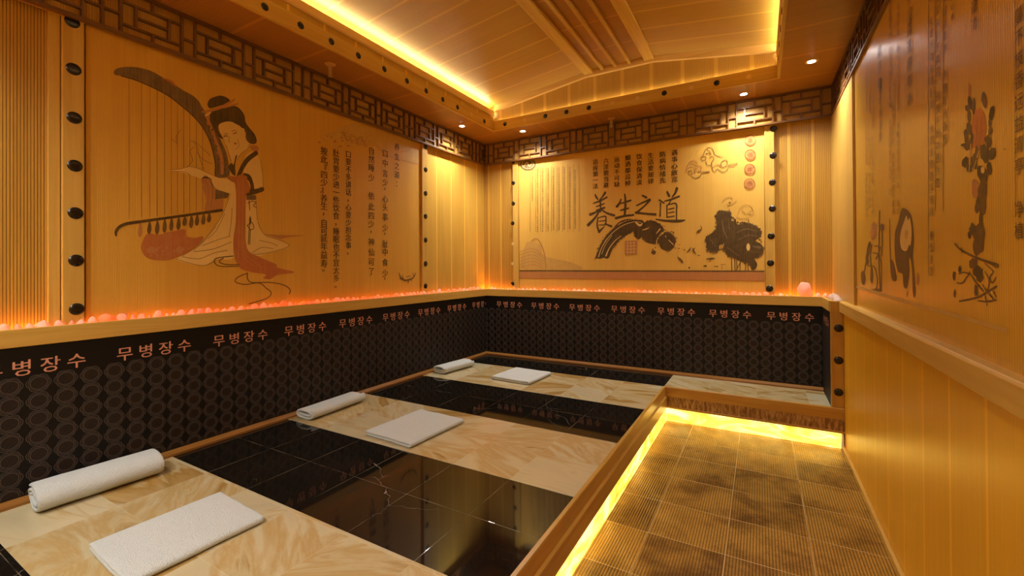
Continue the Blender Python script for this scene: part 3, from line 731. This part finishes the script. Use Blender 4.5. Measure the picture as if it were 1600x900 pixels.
for q in ([(700,440,8),(800,400,14),(900,420,6)], [(720,520,6),(820,470,10),(930,480,5)], [(420,520,8),(470,590,12)], [(600,600,8),(720,690,10)], [(540,300,8),(560,420,14),(600,500,6)], [(610,290,6),(620,400,10)], [(880,590,20),(950,600,30)]): Lo.brush(q, GREY, 1)
for (x, y) in cr_([(500,212),(550,205),(622,216),(646,270),(690,315),(780,336),(850,342),(922,376),(966,432),(950,492),(960,560),(990,612),(976,672),(930,702),(892,722),(845,792),(740,746),(660,712),(600,682),(560,622),(508,632),(470,652),(410,642),(380,622),(376,570),(360,512),(392,470),(468,412),(474,262)], 4):
    Lo.ell(x+random.gauss(0,5), y+random.gauss(0,5), random.uniform(4,14), random.uniform(4,12), random.choice((DK,DK,GREY)), 0, 8, .6)
Lo.ell(825,596,20,40,PALE,2); Lo.brush([(800,660,6),(830,640,14),(920,660,6)], BR, 2); Lo.brush([(560,560,6),(540,600,22),(530,570,6)], WASH, 2)
for q in ([(645,700),(648,855)], [(680,720),(682,855)], [(740,745),(735,855)], [(800,765),(795,845)], [(822,765),(824,850)], [(690,855),(740,760)], [(700,740),(705,830)]): Lo.brush(q, BR, 0, 9)
for q in ([(620,185),(620,225)], [(828,300),(830,345)]): Lo.brush(q, BR, 1, 7)
for q in ([(540,110),(590,60),(650,60),(640,130),(590,130)], [(600,150),(660,120),(700,90)], [(710,240),(740,170),(800,140),(860,160),(880,230),(840,250)], [(760,200),(800,230),(860,200)], [(700,270),(760,290),(830,280)]): Lo.brush(q, WASH, 1, 8)
Lo.ell(625,118,12,14,LINE,1); Lo.brush([(810,244,4),(850,240,6)], LINE, 1)
for q in ([(310,365,5),(320,400,10),(285,425,22),(268,440,10)], [(290,425,6),(300,450,4)], [(60,700,5),(95,735,24),(115,765,14)], [(165,655,6),(185,630,14),(205,600,5)], [(225,610,8),(235,640,18),(260,675,5)], [(250,605,4),(235,620,12)], [(370,725,5),(420,722,24),(465,715,5)], [(400,755,4),(415,745,8)], [(345,800,12),(365,800,22)], [(450,805,4),(495,806,10)], [(530,785,5),(575,782,5)], [(540,800,4),(545,830,5)], [(180,820,10),(192,824,10)], [(70,610,8),(82,614,6)], [(130,630,7),(140,632,6)], [(285,685,10),(300,688,8)]): Lo.brush(q, BR, 1)
mu.view(750, 180, 3.0)
mu.poly([(186,728),(1333,730),(1333,776),(186,764)], RO, 0, 1); mu.poly([(186,726),(1333,728),(1333,735),(186,733)], BR, 1, 1)
mu.poly([(212,612),(240,592),(285,610),(300,660),(430,690),(470,726),(212,726)], WASH, 0)
for i in range(6): mu.brush([(188,640+i*15),(250,625+i*15),(300,660+i*12)], RO, 1, 2)
mu.brush([(240,590),(270,580),(300,640),(310,720)], RO, 1, 4)
mu.ell(225,230,37,28,GREY,1,24); mu.ring(225,230,26,29,PALE,2,24,.76); mu.brush([(205,240,4),(222,222,6),(232,240,5),(246,222,4)], PALE, 2)
Cl = mu.view(1060, 200, 8.18)
for q in ([(95,570),(110,500),(160,425),(225,430),(250,480),(295,492),(282,545),(240,552),(224,522),(250,510)], [(150,600),(130,560),(160,545),(180,580),(160,600)], [(170,610),(210,640),(270,625),(305,580),(395,565)], [(260,560),(330,560),(400,558)],
          [(285,385),(320,345),(345,285),(388,248),(440,270),(470,340),(560,375)], [(285,385),(310,415),(350,400),(345,365),(310,370)], [(540,470),(560,430),(610,410),(625,450),(600,495),(560,500),(545,460)], [(350,420),(370,470),(430,490),(440,540),(470,560),(500,525),(560,560),(610,550),(640,505)],
          [(630,480),(690,465),(752,452),(700,490),(640,488)], [(400,390),(430,360),(455,395),(425,440),(430,480)], [(430,520),(470,480),(520,470),(545,500)], [(350,330),(390,320),(410,355)], [(110,540),(150,500),(210,520),(215,580)], [(160,470),(180,450),(230,500)], [(370,280),(400,300),(420,340)]): Cl.brush(q, LINE if len(q) % 2 else RO, 0, 8)
tx = MB()
for (x, y), ch in zip(((918,160),(918,345),(913,530),(910,715)), '喜福寿禄'):
    Cl.ring(x, y, 60, 73, RD, 1); Cl.ell(x, y, 54, 55, RO, 0); Cl.ring(x, y, 46, 52, WASH, 1)
    put_glyph(tx, ch, Cl.P(x, y, 4), .042, mu.r, mu.n, 1, bold=.02)
mu.mb.build('ink_painting', IB, sheet, tri=True, fixn=False)
for x, y0, y1, s_ in ((930.5,253,291,'适应第一法'),(947,251,289.5,'六淫要当避'),(964,249,288,'运动不可缺'),(981,246.5,286,'烟酒都忌掉'),(999,244.5,285,'饮食保清淡'),(1017,243,283,'生活要规律'),(1035.5,241,282,'防病情绪先'),(1054,238.5,280,'遇事心放宽')):
    column(mu, tx, s_, x, (y0, y1), .058, 0, .03)
SMALL = '养生之道在于心平气和起居有常饮食有节不妄作劳形与神俱而尽终其天年顺四时而适寒暑和喜怒而安居处节阴阳而调刚柔'
for i, x in enumerate((555,508,460,413,365,318,270,225,180)):
    px = 800 + x/5.625; y0 = 267 if i == 0 else (261.5 + i*.45); y1 = 356 + i*.8 if i < 8 else 313
    n_ = int((y1-y0)/3.05)
    column(mu, tx, (SMALL*2)[i*7:i*7+n_], px, (y0, y1), .020, 2, .0)
ln = MB(); mu.mb = ln; mu.view(800, 220, 5.625)
for i, x in enumerate((590,540,490,443,395,347,300,252,208,160)): mu.brush([(x, 205+i*5), (x, 800)], 0, 0, 2.2)
ln.build('column_rules', IB[LINE], sheet, fixn=False)
tx.build('inscription', [IB[DK], IB[RD], IB[BR]], sheet, fixn=False)

# ---- right mural: flowers and poems
MRX = 3.279
t = thing('bamboo_mural', 'glossy bamboo mural of flowers and columns of poems on the right wall', 'mural', (MRX, -3, H2), 'painted bamboo murals')
b = MB(); b.box((MRX, -5.3, H2+.001), (WR-.0005, -.845, LB-.0005)); sheet = b.build('bamboo_sheet', M_mural_R, t)
b = MB(); b.box((MRX-.006, -.845, H2+.001), (WR-.0005, -.828, LB-.0005)); b.build('edge_strip', M_nose[2], t, .002)
IR = inks(1)
mu = Mural(0, MRX, (-1,0,0), (0,-1,0))
G = mu.view(1340, 150, 5.623)
G.poly([(1030,140),(1080,105),(1115,160),(1132,250),(1122,360),(1090,430),(1045,480),(1012,430),(1002,330),(1010,210)], ORG, 1)
for q in ([(1060,180),(1050,300),(1040,420)], [(1090,180),(1090,300),(1075,400)], [(1030,260),(1060,330),(1110,300)]): G.brush(q, RD, 2, 7)
for cx, cy, rx, ry in ((1115,30,25,72),(1182,150,24,70),(1165,240,14,40),(1170,310,18,36),(968,108,18,30),(990,60,18,60),(1022,90,14,74),(980,180,16,50),(985,290,24,60),(955,350,18,70),(965,440,30,40),(935,430,26,14),(1000,400,16,70),(1152,395,30,56),(1120,500,42,84),(1187,508,28,58),(950,580,28,52),(1026,590,28,60),(985,635,26,38),(1050,490,14,60),(1098,690,42,76),(1160,640,20,62),(1105,820,40,100),(1040,530,22,44)):
    G.ell(cx, cy, rx, ry, BR if (cx+cy) % 3 else DK, 2, 14, .35, random.uniform(-.2,.2))
G.brush([(1000,420,8),(990,560,10),(985,660,6)], PALE, 3); G.brush([(1070,480,8),(1055,540,8)], PALE, 3); G.ell(1105,650,16,30,PALE,3); G.brush([(1020,640,5),(1050,560,5)], PALE, 3)
G.poly([(1010,745),(1045,735),(1072,800),(1065,880),(1020,890),(1005,830)], RO, 1)
G.ell(985,-50,12,60,RO,1,12,.5); G.ell(1290,465,14,10,WASH,1)
Hh = mu.view(1340, 300, 4.5)
Hh.poly([(310,118),(345,124),(378,168),(392,260),(398,350),(390,430),(396,520),(404,620),(410,700),(402,745),(388,700),(384,560),(374,470),(362,480),(366,560),(350,672),(325,662),(316,575),(286,562),(266,470),(262,300),(290,200)], BR, 0)
Hh.poly([(330,205),(345,165),(356,200),(370,180),(382,280),(374,372),(362,372),(345,414),(312,402),(300,340),(308,270)], PALE, 1); Hh.ell(345,300,14,34,WASH,2,10,.4)
Hh.poly([(230,490),(250,484),(268,560),(275,610),(256,628),(236,590)], BR, 0); Hh.brush([(225,190),(228,340),(232,490)], BR, 0, 6); Hh.ell(425,610,10,44,RO,0); Hh.brush([(352,700),(350,735)], BR, 0, 5)
Hh.ell(118,270,20,60,RO,0,14,.4); Hh.ell(102,300,10,40,ORG,1,10,.5); Hh.ell(172,250,14,30,BR,1,12,.5)
for q in ([(155,130),(152,300),(150,480),(160,690)], [(90,350),(80,420),(60,500),(40,600)], [(100,370),(90,450),(100,560),(105,640)], [(80,520),(120,530),(140,620),(130,690)], [(110,430),(150,440),(168,520),(165,680)], [(170,260),(175,340),(168,450)], [(120,380),(160,390),(130,470)], [(60,470),(75,380),(90,350)]): Hh.brush(q, BR, 1, 8)
for q in ((40,600,16,52),(100,580,10,60),(70,490,8,30),(135,690,40,12)): Hh.ell(*q, BR, 1, 12, .4)
for cx, cy, rx, ry in ((860,60,28,40),(880,110,26,50),(845,110,18,40),(855,300,40,90),(810,260,22,40),(845,390,34,60),(875,330,22,90),(790,300,12,30),(885,40,20,120),(870,200,14,60),(815,500,30,36),(850,560,34,40),(860,600,26,36),(722,545,10,26),(680,590,10,34),(685,715,9,30),(835,690,14,38)):
    Hh.ell(cx, cy, rx, ry, BR if (cx) % 2 else DK, 1, 14, .4)
Hh.poly([(805,-10),(845,0),(830,40),(815,30)], RO, 1)
for q in ([(690,365,14),(715,395,12),(770,430,16),(870,475,18),(930,495,18),(980,518,34)], [(720,768,10),(790,755,14),(860,735,14),(920,700,14),(978,665,16)], [(700,640,6),(740,640,10),(770,600,8),(795,560,6)], [(715,575,8),(750,565,10),(800,580,8)], [(800,580,8),(840,640,12),(890,700,8)], [(900,560,6),(930,620,8),(920,690,8)], [(960,560,6),(935,600,8),(950,640,8),(975,600,6)], [(880,650,6),(930,720,10),(970,760,8)], [(850,765,8),(910,770,12),(975,760,12)], [(735,390,6),(738,430,6)], [(900,730,6),(915,800,6)], [(960,700,8),(980,740,6)], [(900,500,6),(960,560,6)]): Hh.brush(q, BR, 2)
mu.view(0, 0, 1)
mu.poly([(1338,446),(1380,458),(1450,478),(1530,500),(1575,513),(1575,520),(1530,507),(1450,484),(1380,463),(1338,450)], WASH, 0, 1)
tx = MB()
POEM = '春风大雅能容物秋水文章不染尘疏影横斜水清浅暗香浮动月黄昏出淤泥而不染濯清涟而不妖中通外直不蔓不枝香远益清亭亭净植可远观而不可亵玩焉唯有牡丹真国色花开时节动京城'
def poem(x, y0, y1, n_, size, mi, k, bold=0):
    gap = (on(x, y0, 0, MRX) - on(x, y1, 0, MRX)).length/max(1, n_-1)
    n_ = n_ if n_ < 8 else int(n_*.72); gap = (on(x, y0, 0, MRX) - on(x, y1, 0, MRX)).length/max(1, n_-1)
    txt = ''.join(('　' if (i+k) % 9 == 8 and n_ > 8 else ch) for i, ch in enumerate((POEM*3)[k:k+n_]))
    column(mu, tx, txt, x, [y0+(y1-y0)*i/max(1, n_-1) for i in range(n_)], gap*.86, mi, bold or .02)
poem(1354,105,345,38,.034,1,0); poem(1359,108,320,34,.034,1,9); poem(1364,150,330,28,.034,1,20)
poem(1375,80,130,3,.10,0,4,.01); poem(1376,140,214,5,.09,0,31,.01)
poem(1392,4,300,36,.040,1,3); poem(1397,120,330,26,.040,1,17); poem(1404,10,330,36,.040,1,40)
poem(1423,-10,22,2,.13,0,12,.01); poem(1422,45,155,5,.13,0,50,.015)
for x in (1451,1462,1474,1587): mu.mb.add([mu.P(x-.35,-60),mu.P(x+.35,-60),mu.P(x+.35,430 if x < 1460 else 330),mu.P(x-.35,430 if x < 1460 else 330)], [(0,1,2,3)], LINE)
poem(1457,-4,424,34,.066,0,7,.008); poem(1467,-4,305,24,.066,0,28,.008); poem(1478,-4,218,18,.066,0,48,.008); poem(1490,-4,26,3,.066,0,60)
poem(1524,-18,38,3,.15,0,33,.015); poem(1595,-10,360,18,.115,0,44,.012)
mu.mb.build('flower_painting', IR, sheet, tri=True, fixn=False)
tx.build('inscription', [IR[BR], IR[LINE]], sheet, fixn=False)

# ---------------------------------------------------------------- black embossed panels
WORD = '무병장수'
def black_panel(label, a, b, mat, right, nrm, start, pitch, cpitch, count, fixed):
    t = thing('embossed_panel', label, 'wall panel', a, 'black embossed backrest panels')
    m_ = MB(); m_.box(a, b); brd = m_.build('board', mat, t)
    for k in range(count):
        lt = MB()
        for i, ch in enumerate(WORD):
            u_ = start + k*pitch + i*cpitch
            p = Vector((fixed, u_, .578)) if abs(right[1]) > .5 else Vector((u_, fixed, .578))
            if abs(right[1]) > .5 and right[1] < 0: p.y = start - k*pitch - i*cpitch
            put_glyph(lt, ch, p + Vector(nrm)*.001, .074, right, nrm, 0, bold=.01)
        lt.build('lettering', M_letter, brd, fixn=False)
black_panel('long black panel of medallions behind the platform under the harp player wall', (-.03, YB, 0), (0, .0, H1), M_med_L, (0,1,0), (1,0,0), -4.609, .4364, .0865, 11, 0)
black_panel('black panel of medallions under the calligraphy mural at the back', (0, 0, 0), (XR, .03, H1), M_med_B, (1,0,0), (0,-1,0), .18, .4433, .0885, 7, 0)
black_panel('short black panel turning the corner beside the orange studded post', (XR, YS+.035, 0), (XR+.03, .0, H1), M_med_L, (0,-1,0), (-1,0,0), -.10, .44, .0865, 1, XR)

# ---------------------------------------------------------------- salt ledge
t = thing('salt_ledge', 'pale timber ledge with a trough of glowing salt above the black panels', 'ledge', (0, 0, H1))
for nm, a, b, m_i in (('fascia', (-.022, YB, H1), (.007, -.007, H2), 1), ('fascia', (-.022, -.007, H1), (XR+.03, .022, H2), 0), ('fascia', (XR-.007, YS+.035, H1), (XR+.022, -.007, H2), 1)):
    m_ = MB(); m_.box(a, b); m_.build(nm, M_wood[m_i], t, .002)
TZ = .70
for a, b in (((WL, YB, TZ-.02), (-.0225, -.0, TZ)), ((WL, .0225, TZ-.02), (WR-.022, WB, TZ)), ((XR+.0225, YS+.035, TZ-.02), (WR-.022, .0225, TZ))):
    m_ = MB(); m_.box(a, b); m_.build('trough_floor', M_nose[0], t)
m_ = MB(); m_.box((WL+.002, -5.2, TZ), (WL+.014, .06, TZ+.010)); m_.build('salt_light_strip', M_saltled, t)
m_ = MB(); m_.box((-.06, WB-.014, TZ), (WR-.03, WB-.002, TZ+.010)); m_.build('salt_light_strip', M_saltled, t)

ROCK = []
def rock_mesh(seed, flat, mat):
    rnd = random.Random(seed); bm = bmesh.new(); bmesh.ops.create_icosphere(bm, subdivisions=3, radius=1)
    off = Vector((rnd.uniform(-50,50), rnd.uniform(-50,50), rnd.uniform(-50,50)))
    cuts = [(Vector((rnd.gauss(0,1), rnd.gauss(0,1), rnd.gauss(0,1))).normalized(), rnd.uniform(.62,.9)) for _ in range(7)]
    for v in bm.verts:
        q = v.co.normalized(); p = q * (1 + .22*noise.noise(q*1.3+off) + .07*noise.noise(q*4+off))
        for nn, dd in cuts:
            e = p.dot(nn) - dd
            if e > 0: p -= nn*e*.92
        p.z *= flat; v.co = p
    lo = [min(v.co[i] for v in bm.verts) for i in range(3)]; hi = [max(v.co[i] for v in bm.verts) for i in range(3)]
    for v in bm.verts:
        v.co = Vector(((v.co.x-(lo[0]+hi[0])/2)*2/(hi[0]-lo[0]), (v.co.y-(lo[1]+hi[1])/2)*2/(hi[1]-lo[1]), (v.co.z-lo[2])/(hi[2]-lo[2])))
    me = bpy.data.meshes.new('salt_rock'); bm.to_mesh(me); bm.free(); me.materials.append(mat)
    me.polygons.foreach_set('use_smooth', [True]*len(me.polygons)); return me
for i in range(12): ROCK.append(rock_mesh(i+1, random.uniform(.6,.85), M_salt[i % 3]))
def rock(p, r, label, group='salt stones on the ledge', sx=1.0, mi=None):
    o = link('salt_rock', random.choice(ROCK) if mi is None else ROCK[mi]); o.location = p; o.rotation_euler = (0, 0, random.uniform(0, 6.28)); o.scale = (r*sx, r, r)
    return tag(o, label, 'salt rock', group)
random.seed(21)
def place(p, rx, ry, h, label, mi=None):
    o = link('salt_rock', random.choice(ROCK) if mi is None else ROCK[mi]); o.location = p
    o.rotation_euler = (0, 0, random.choice((0, PI))); o.scale = (rx, ry, h)
    return tag(o, label, 'salt rock', 'salt stones on the ledge')
SZ = (.013,.017,.021,.026,.019,.031,.023,.015)
y = -3.96
while y < -.02:
    r = random.choice(SZ) * (1.1 if y < -2.4 else 1.0); y += r
    if -3.44 < y < -1.0: lab = 'small glowing salt stone on the ledge in front of the harp player mural'
    elif y <= -3.44: lab = 'salt stone on the ledge in front of the ribbed bamboo at the far left'
    else: lab = 'small glowing salt stone on the ledge before the plain bamboo planks near the corner'
    rx = min(r*random.uniform(.8,1.1), .026)
    place((-.024-rx-random.uniform(0,.006), y, TZ+.001), rx, r, .045 + r*random.uniform(.75,1.35), lab); y += r + .0005
x = .0
while x < 3.0:
    r = random.choice(SZ)*.95; x += r
    lab = 'small glowing salt stone on the back ledge below the calligraphy mural' if .40 < x < 2.80 else ('small glowing salt stone on the back ledge left of the calligraphy mural' if x < .5 else 'small salt stone on the back ledge right of the calligraphy mural')
    ry = min(r*random.uniform(.8,1.1), .024)
    place((x, .024+ry+random.uniform(0,.004), TZ+.001), r, ry, .042 + r*random.uniform(.6,1.15), lab); x += r + .0005
place((3.078, .052, TZ+.001), .056, .027, .158, 'largest pink salt lump, standing up on the back ledge toward the right corner', 2)
yy = -.02
for k in range(6):
    r = (.026,.03,.024,.034,.028,.03)[k]
    place((XR+.058, yy-r, TZ+.001), .030, r, (.07,.085,.06,.08,.075,.065)[k], 'pale pink salt stone on the short ledge turning toward the right wall', (2,5,0,8,2,11)[k]); yy -= 2*r+.001
for k, (x, r) in enumerate(((3.163,.026),(3.217,.024))):
    place((x, .052, TZ+.001), r, .024, .075, 'pale pink salt stone beside the largest lump, toward the right corner', (8,5)[k])

# ---------------------------------------------------------------- heated platform
t = thing('heated_platform', 'raised stone platform with alternating honey onyx and black marble strips', 'platform', (1.0, -2.5, ZF))
m_ = MB(); m_.box((0, YE, ZF), (XP-.03, -.0, -.012)); m_.box((XP-.03, YS+.03, ZF), (XR+.028, 0, -.012)); m_.build('base', M_nose[1], t)
SY = [(0, -.466, 'b'), (-.466, -1.138, 'o'), (-1.138, -1.803, 'b'), (-1.803, -2.463, 'o'), (-2.463, -3.115, 'b'), (-3.115, -3.78, 'o'), (-3.78, -4.44, 'b'), (-4.44, YE, 'o')]
for y1, y0, k in SY:
    m_ = MB(); m_.box((0, y0, -.012), (XP-.012 if y1 < -.1 else XP-.005, y1, 0)); m_.build('onyx_strip' if k == 'o' else 'black_marble_strip', M_onyx if k == 'o' else M_black, t)
m_ = MB(); m_.box((XP-.005, YS+.012, -.012), (XR, 0, 0)); m_.build('onyx_strip', M_onyx, t)
# timber nosing and the lit riser
m_ = MB(); m_.prism([(XP-.012, YE, .001), (XP+.004, YE, .001), (XP+.006, YE, -.004), (XP+.006, YE, -.075), (XP+.016, YE, -.085), (XP+.016, YE, -.170), (XP-.03, YE, -.170), (XP-.03, YE, -.012), (XP-.012, YE, -.012)], (0, YS-YE, 0)); m_.build('nosing', M_nose[1], t)
m_ = MB(); m_.prism([(XP+.006, YS+.012, .001), (XP+.006, YS-.004, .001), (XP+.006, YS-.006, -.004), (XP+.006, YS-.006, -.078), (XP+.006, YS+.012, -.078)], (XW-XP-.007, 0, 0)); m_.build('nosing', M_nose[0], t)
m_ = MB(); m_.box((XP+.010, YS-.004, -.078), (XW-.001, YS+.03, -.158)); m_.build('carved_band', M_band, t)
m_ = MB(); m_.box((XP+.010, YS-.012, -.158), (XW-.001, YS+.03, -.172)); m_.build('nosing_bead', M_nose[0], t, .002)
m_ = MB(); m_.box((XP-.02, YE, ZF), (XP+.013, YS+.002, -.170)); m_.build('lit_riser', M_glow[1], t)
m_ = MB(); m_.box((XP+.013, YS-.008, ZF), (XW-.02, YS+.02, -.172)); m_.build('lit_riser', M_glow[0], t)
m_ = MB(); m_.prism([(XW-.024, YS-.03, ZF), (XW-.006, YS-.03, ZF), (XW-.006, YS-.012, -.175), (XW-.016, YS-.012, -.175)], (0, .018, 0)); tag(m_.build('end_cap', M_white, t, .002), 'white plastic end cap')
# quarter-round timber at the foot of the black panels
m_ = MB(); m_.prism([(0, YE, 0), (.036, YE, 0), (.036, YE, .012), (.012, YE, .024), (0, YE, .026)], (0, 5.394, 0)); struct(m_.build('trim_2', M_base[1]))
m_ = MB(); m_.prism([(.0, 0, 0), (.0, -.036, 0), (.0, -.036, .012), (.0, -.012, .024), (.0, 0, .026)], (XR, 0, 0)); struct(m_.build('trim_3', M_base[0]))

# ---------------------------------------------------------------- towels
def ribbon(path, th, L, r=.008, seed=1, wob=.0022):
    """a thick soft cloth following path (u, v) and running for L along w; every layer has rounded ends"""
    rows = []
    n_ = len(path); ws = [-L/2, -L/2+r*.13, -L/2+r*.5, -L/2+r] + [(-L/2+r) + (L-2*r)*k/14 for k in range(1, 14)] + [L/2-r, L/2-r*.5, L/2-r*.13, L/2]
    nor = []
    for i in range(n_):
        a = Vector(path[max(0, i-1)]); b = Vector(path[min(n_-1, i+1)]); d_ = (b-a).normalized(); nor.append(Vector((-d_.y, d_.x)))
    m_ = MB(); vs_ = []; idx = {}
    ring = [(i, 1) for i in range(n_)] + [(i, -1) for i in range(n_-1, -1, -1)]
    off = Vector((seed*3.1, seed*1.7, 0))
    for j, w_ in enumerate(ws):
        e = max(0, r - (L/2-abs(w_))); h = th*math.sqrt(max(.02, 1-(e/r)**2))
        for i, sg in ring:
            taper = 1.0
            p = Vector(path[i]) + nor[i]*sg*h*taper
            q = Vector((p.x*9, p.y*9, w_*9)) + off
            p = p + Vector((noise.noise(q), noise.noise(q+Vector((7,7,7)))))*wob
            dw = noise.noise(Vector((p.x*14, p.y*14, seed)))*.006*(1 if abs(w_) > L/2-r*1.5 else 0)
            vs_.append((p.x, w_+dw, p.y))
    R_ = len(ring)
    fs_ = []
    for j in range(len(ws)-1):
        for k in range(R_): fs_.append((j*R_+k, j*R_+(k+1) % R_, (j+1)*R_+(k+1) % R_, (j+1)*R_+k))
    for j in (0, len(ws)-1):
        for i in range(n_-1): fs_.append((j*R_+i, j*R_+i+1, j*R_+R_-2-i, j*R_+R_-1-i))
    zmin = min(v[2] for v in vs_); vs_ = [(a, b, c_-zmin) for a, b, c_ in vs_]
    m_.add(vs_, fs_); me = m_.mesh('towel', M_towel, True); return me
def roll_path(w_, h_, th, turns=2.0):
    """flattened spiral; the layers lie close without touching"""
    pts_ = []; n_ = int(turns*30); step_ = 2*th + .0035
    for i in range(n_+1):
        a = 2*PI*turns*i/n_ + 2.4; back = turns*(1 - i/n_)
        rz = h_/2 - th - step_*back; rx = w_/2 - th - step_*back
        cx_, cz_ = math.cos(a), math.sin(a); e = .72
        pts_.append((rx*math.copysign(abs(cx_)**e, cx_), max(rz, .002)*math.copysign(abs(cz_)**.9, cz_)))
    return pts_
def fold_path(w_, th, layers=3):
    pts_ = []; gap = th*2.06; hw = w_/2-gap/2
    for l in range(layers):
        sg = 1 if l % 2 == 0 else -1; z = l*gap
        for k in range(9): pts_.append((sg*(-hw + 2*hw*k/8), z + .0008*math.sin(k*1.7+l)))
        if l < layers-1:
            for k in range(1, 6):
                a = -PI/2 + PI*k/6; pts_.append((sg*(hw + gap/2*math.cos(a)), z + gap/2 + gap/2*math.sin(a)))
    return pts_
def towel(name, me, label, loc, rz, group):
    o = link(name, me); o.location = loc; o.rotation_euler = (0, 0, rz)
    sm = o.modifiers.new('soft', 'SUBSURF'); sm.levels = 1; sm.render_levels = 1
    return tag(o, label, 'towel', group)
GR, GF = 'rolled towels along the black panel', 'folded towels on the onyx strips'
towel('rolled_towel', ribbon(roll_path(.205, .115, .0082, 1.95), .0082, .425, .0082, 1), 'large rolled white towel on the onyx strip nearest the viewer', (.140, -3.438, .0005), -.06, GR)
towel('rolled_towel', ribbon(roll_path(.18, .086, .0075, 1.75), .0075, .46, .0075, 2), 'flattened rolled white towel at the black panel, on the middle onyx strip', (.126, -2.187, .0005), .05, GR)
towel('rolled_towel', ribbon(roll_path(.185, .092, .0085, 1.7), .0085, .41, .0085, 3), 'rolled white towel on the onyx strip closest to the back wall', (.150, -.81, .0005), -.11, GR)
towel('folded_towel', ribbon(fold_path(.365, .0068, 2), .0068, .425, .006, 4, .0018), 'folded white towel lying flat on the onyx strip nearest the viewer', (.866, -3.435, .0005), -.05, GF)
towel('folded_towel', ribbon(fold_path(.385, .0068, 2), .0068, .465, .006, 5, .0018), 'folded white towel lying flat on the middle onyx strip', (.897, -2.186, .0005), -.05, GF)
towel('folded_towel', ribbon(fold_path(.395, .0072, 2), .0072, .405, .006, 6, .0018), 'folded white towel lying flat on the onyx strip closest to the back wall', (.870, -.762, .0005), -.06, GF)

# ---------------------------------------------------------------- downlights, sprinklers
def downlight(x, y, label, watts=DOWN*1.25, cone=142):
    t = thing('recessed_downlight', label, 'downlight', (x, y, ZS), 'recessed ceiling downlights')
    m_ = MB(); m_.lathe([(.024, -.001), (.034, -.003), (.040, -.0015), (.040, .0), (.024, 0)], (x, y, ZS), (0,0,1), 24); m_.build('trim_ring', M_trim, t, smooth=True)
    m_ = MB(); m_.lathe([(0, -.0042), (.018, -.0042), (.0235, -.003), (.0235, 0)], (x, y, ZS), (0,0,1), 20); m_.build('lens', M_lens, t)
    ld = bpy.data.lights.new('downlight', 'SPOT'); ld.energy = watts; ld.color = COL_DOWN; ld.spot_size = math.radians(cone); ld.spot_blend = 1.0; ld.shadow_soft_size = .03
    lo = bpy.data.objects.new('downlight_lamp', ld); COL.objects.link(lo); lo.parent = t; lo.location = (0, 0, -.012)
downlight(.144, -.645, 'bright downlight in the left soffit near the corner')
downlight(.595, -.181, 'bright downlight in the back soffit near the left corner')
downlight(2.653, -.118, 'bright downlight in the back soffit over the right end of the calligraphy mural')
downlight(3.087, -.536, 'bright downlight in the right soffit beside the steep fretwork frieze')
downlight(.18, -4.15, 'added unseen downlight in the left soffit toward the nearest rolled towel', DOWN*1.0, 100)  # outside the view, added to light the near towels
downlight(3.05, -4.3, 'added unseen downlight in the right soffit over the walkway', DOWN*.9, 100)  # unseen lamp, added to raise the brightness of the room
downlight(.9, -5.05, 'added unseen fill downlight in the rear soffit to the left', DOWN*3.5, 168)  # wide fill lamp added behind the camera for overall brightness
downlight(2.3, -5.05, 'added unseen fill downlight in the rear soffit to the right', DOWN*3.5, 168)  # second unseen fill lamp, added like the one before

def sprinkler(x, y, label):
    t = thing('ceiling_sprinkler', label, 'sprinkler', (x, y, ZS), 'ceiling sprinklers')
    m_ = MB(); m_.lathe([(.036, 0), (.036, -.003), (.030, -.008), (.016, -.012), (0, -.012)], (x, y, ZS), (0,0,1), 24); m_.build('cover_plate', M_plate, t, smooth=True)
    m_ = MB(); m_.lathe([(.010, -.011), (.010, -.030), (.013, -.032), (.013, -.042), (.008, -.046)], (x, y, ZS), (0,0,1), 14)
    for sg in (1, -1):
        m_.box((x+sg*.012, y-.0025, ZS-.042), (x+sg*.0155, y+.0025, ZS-.078))
    m_.box((x-.0155, y-.0025, ZS-.078), (x+.0155, y+.0025, ZS-.082))
    m_.lathe([(.004, -.082), (.017, -.085), (.017, -.088), (0, -.089)], (x, y, ZS), (0,0,1), 14); frm = m_.build('frame', M_brass, t)
    m_ = MB(); m_.lathe([(.001, -.045), (.005, -.050), (.006, -.062), (.005, -.072), (.001, -.079)], (x, y, ZS), (0,0,1), 12); m_.build('glass_bulb', M_bulb, frm, smooth=True)
sprinkler(.152, -2.213, 'small brass sprinkler hanging from the left soffit above the harp player')
sprinkler(1.519, -.096, 'small brass sprinkler hanging from the back soffit above the calligraphy')
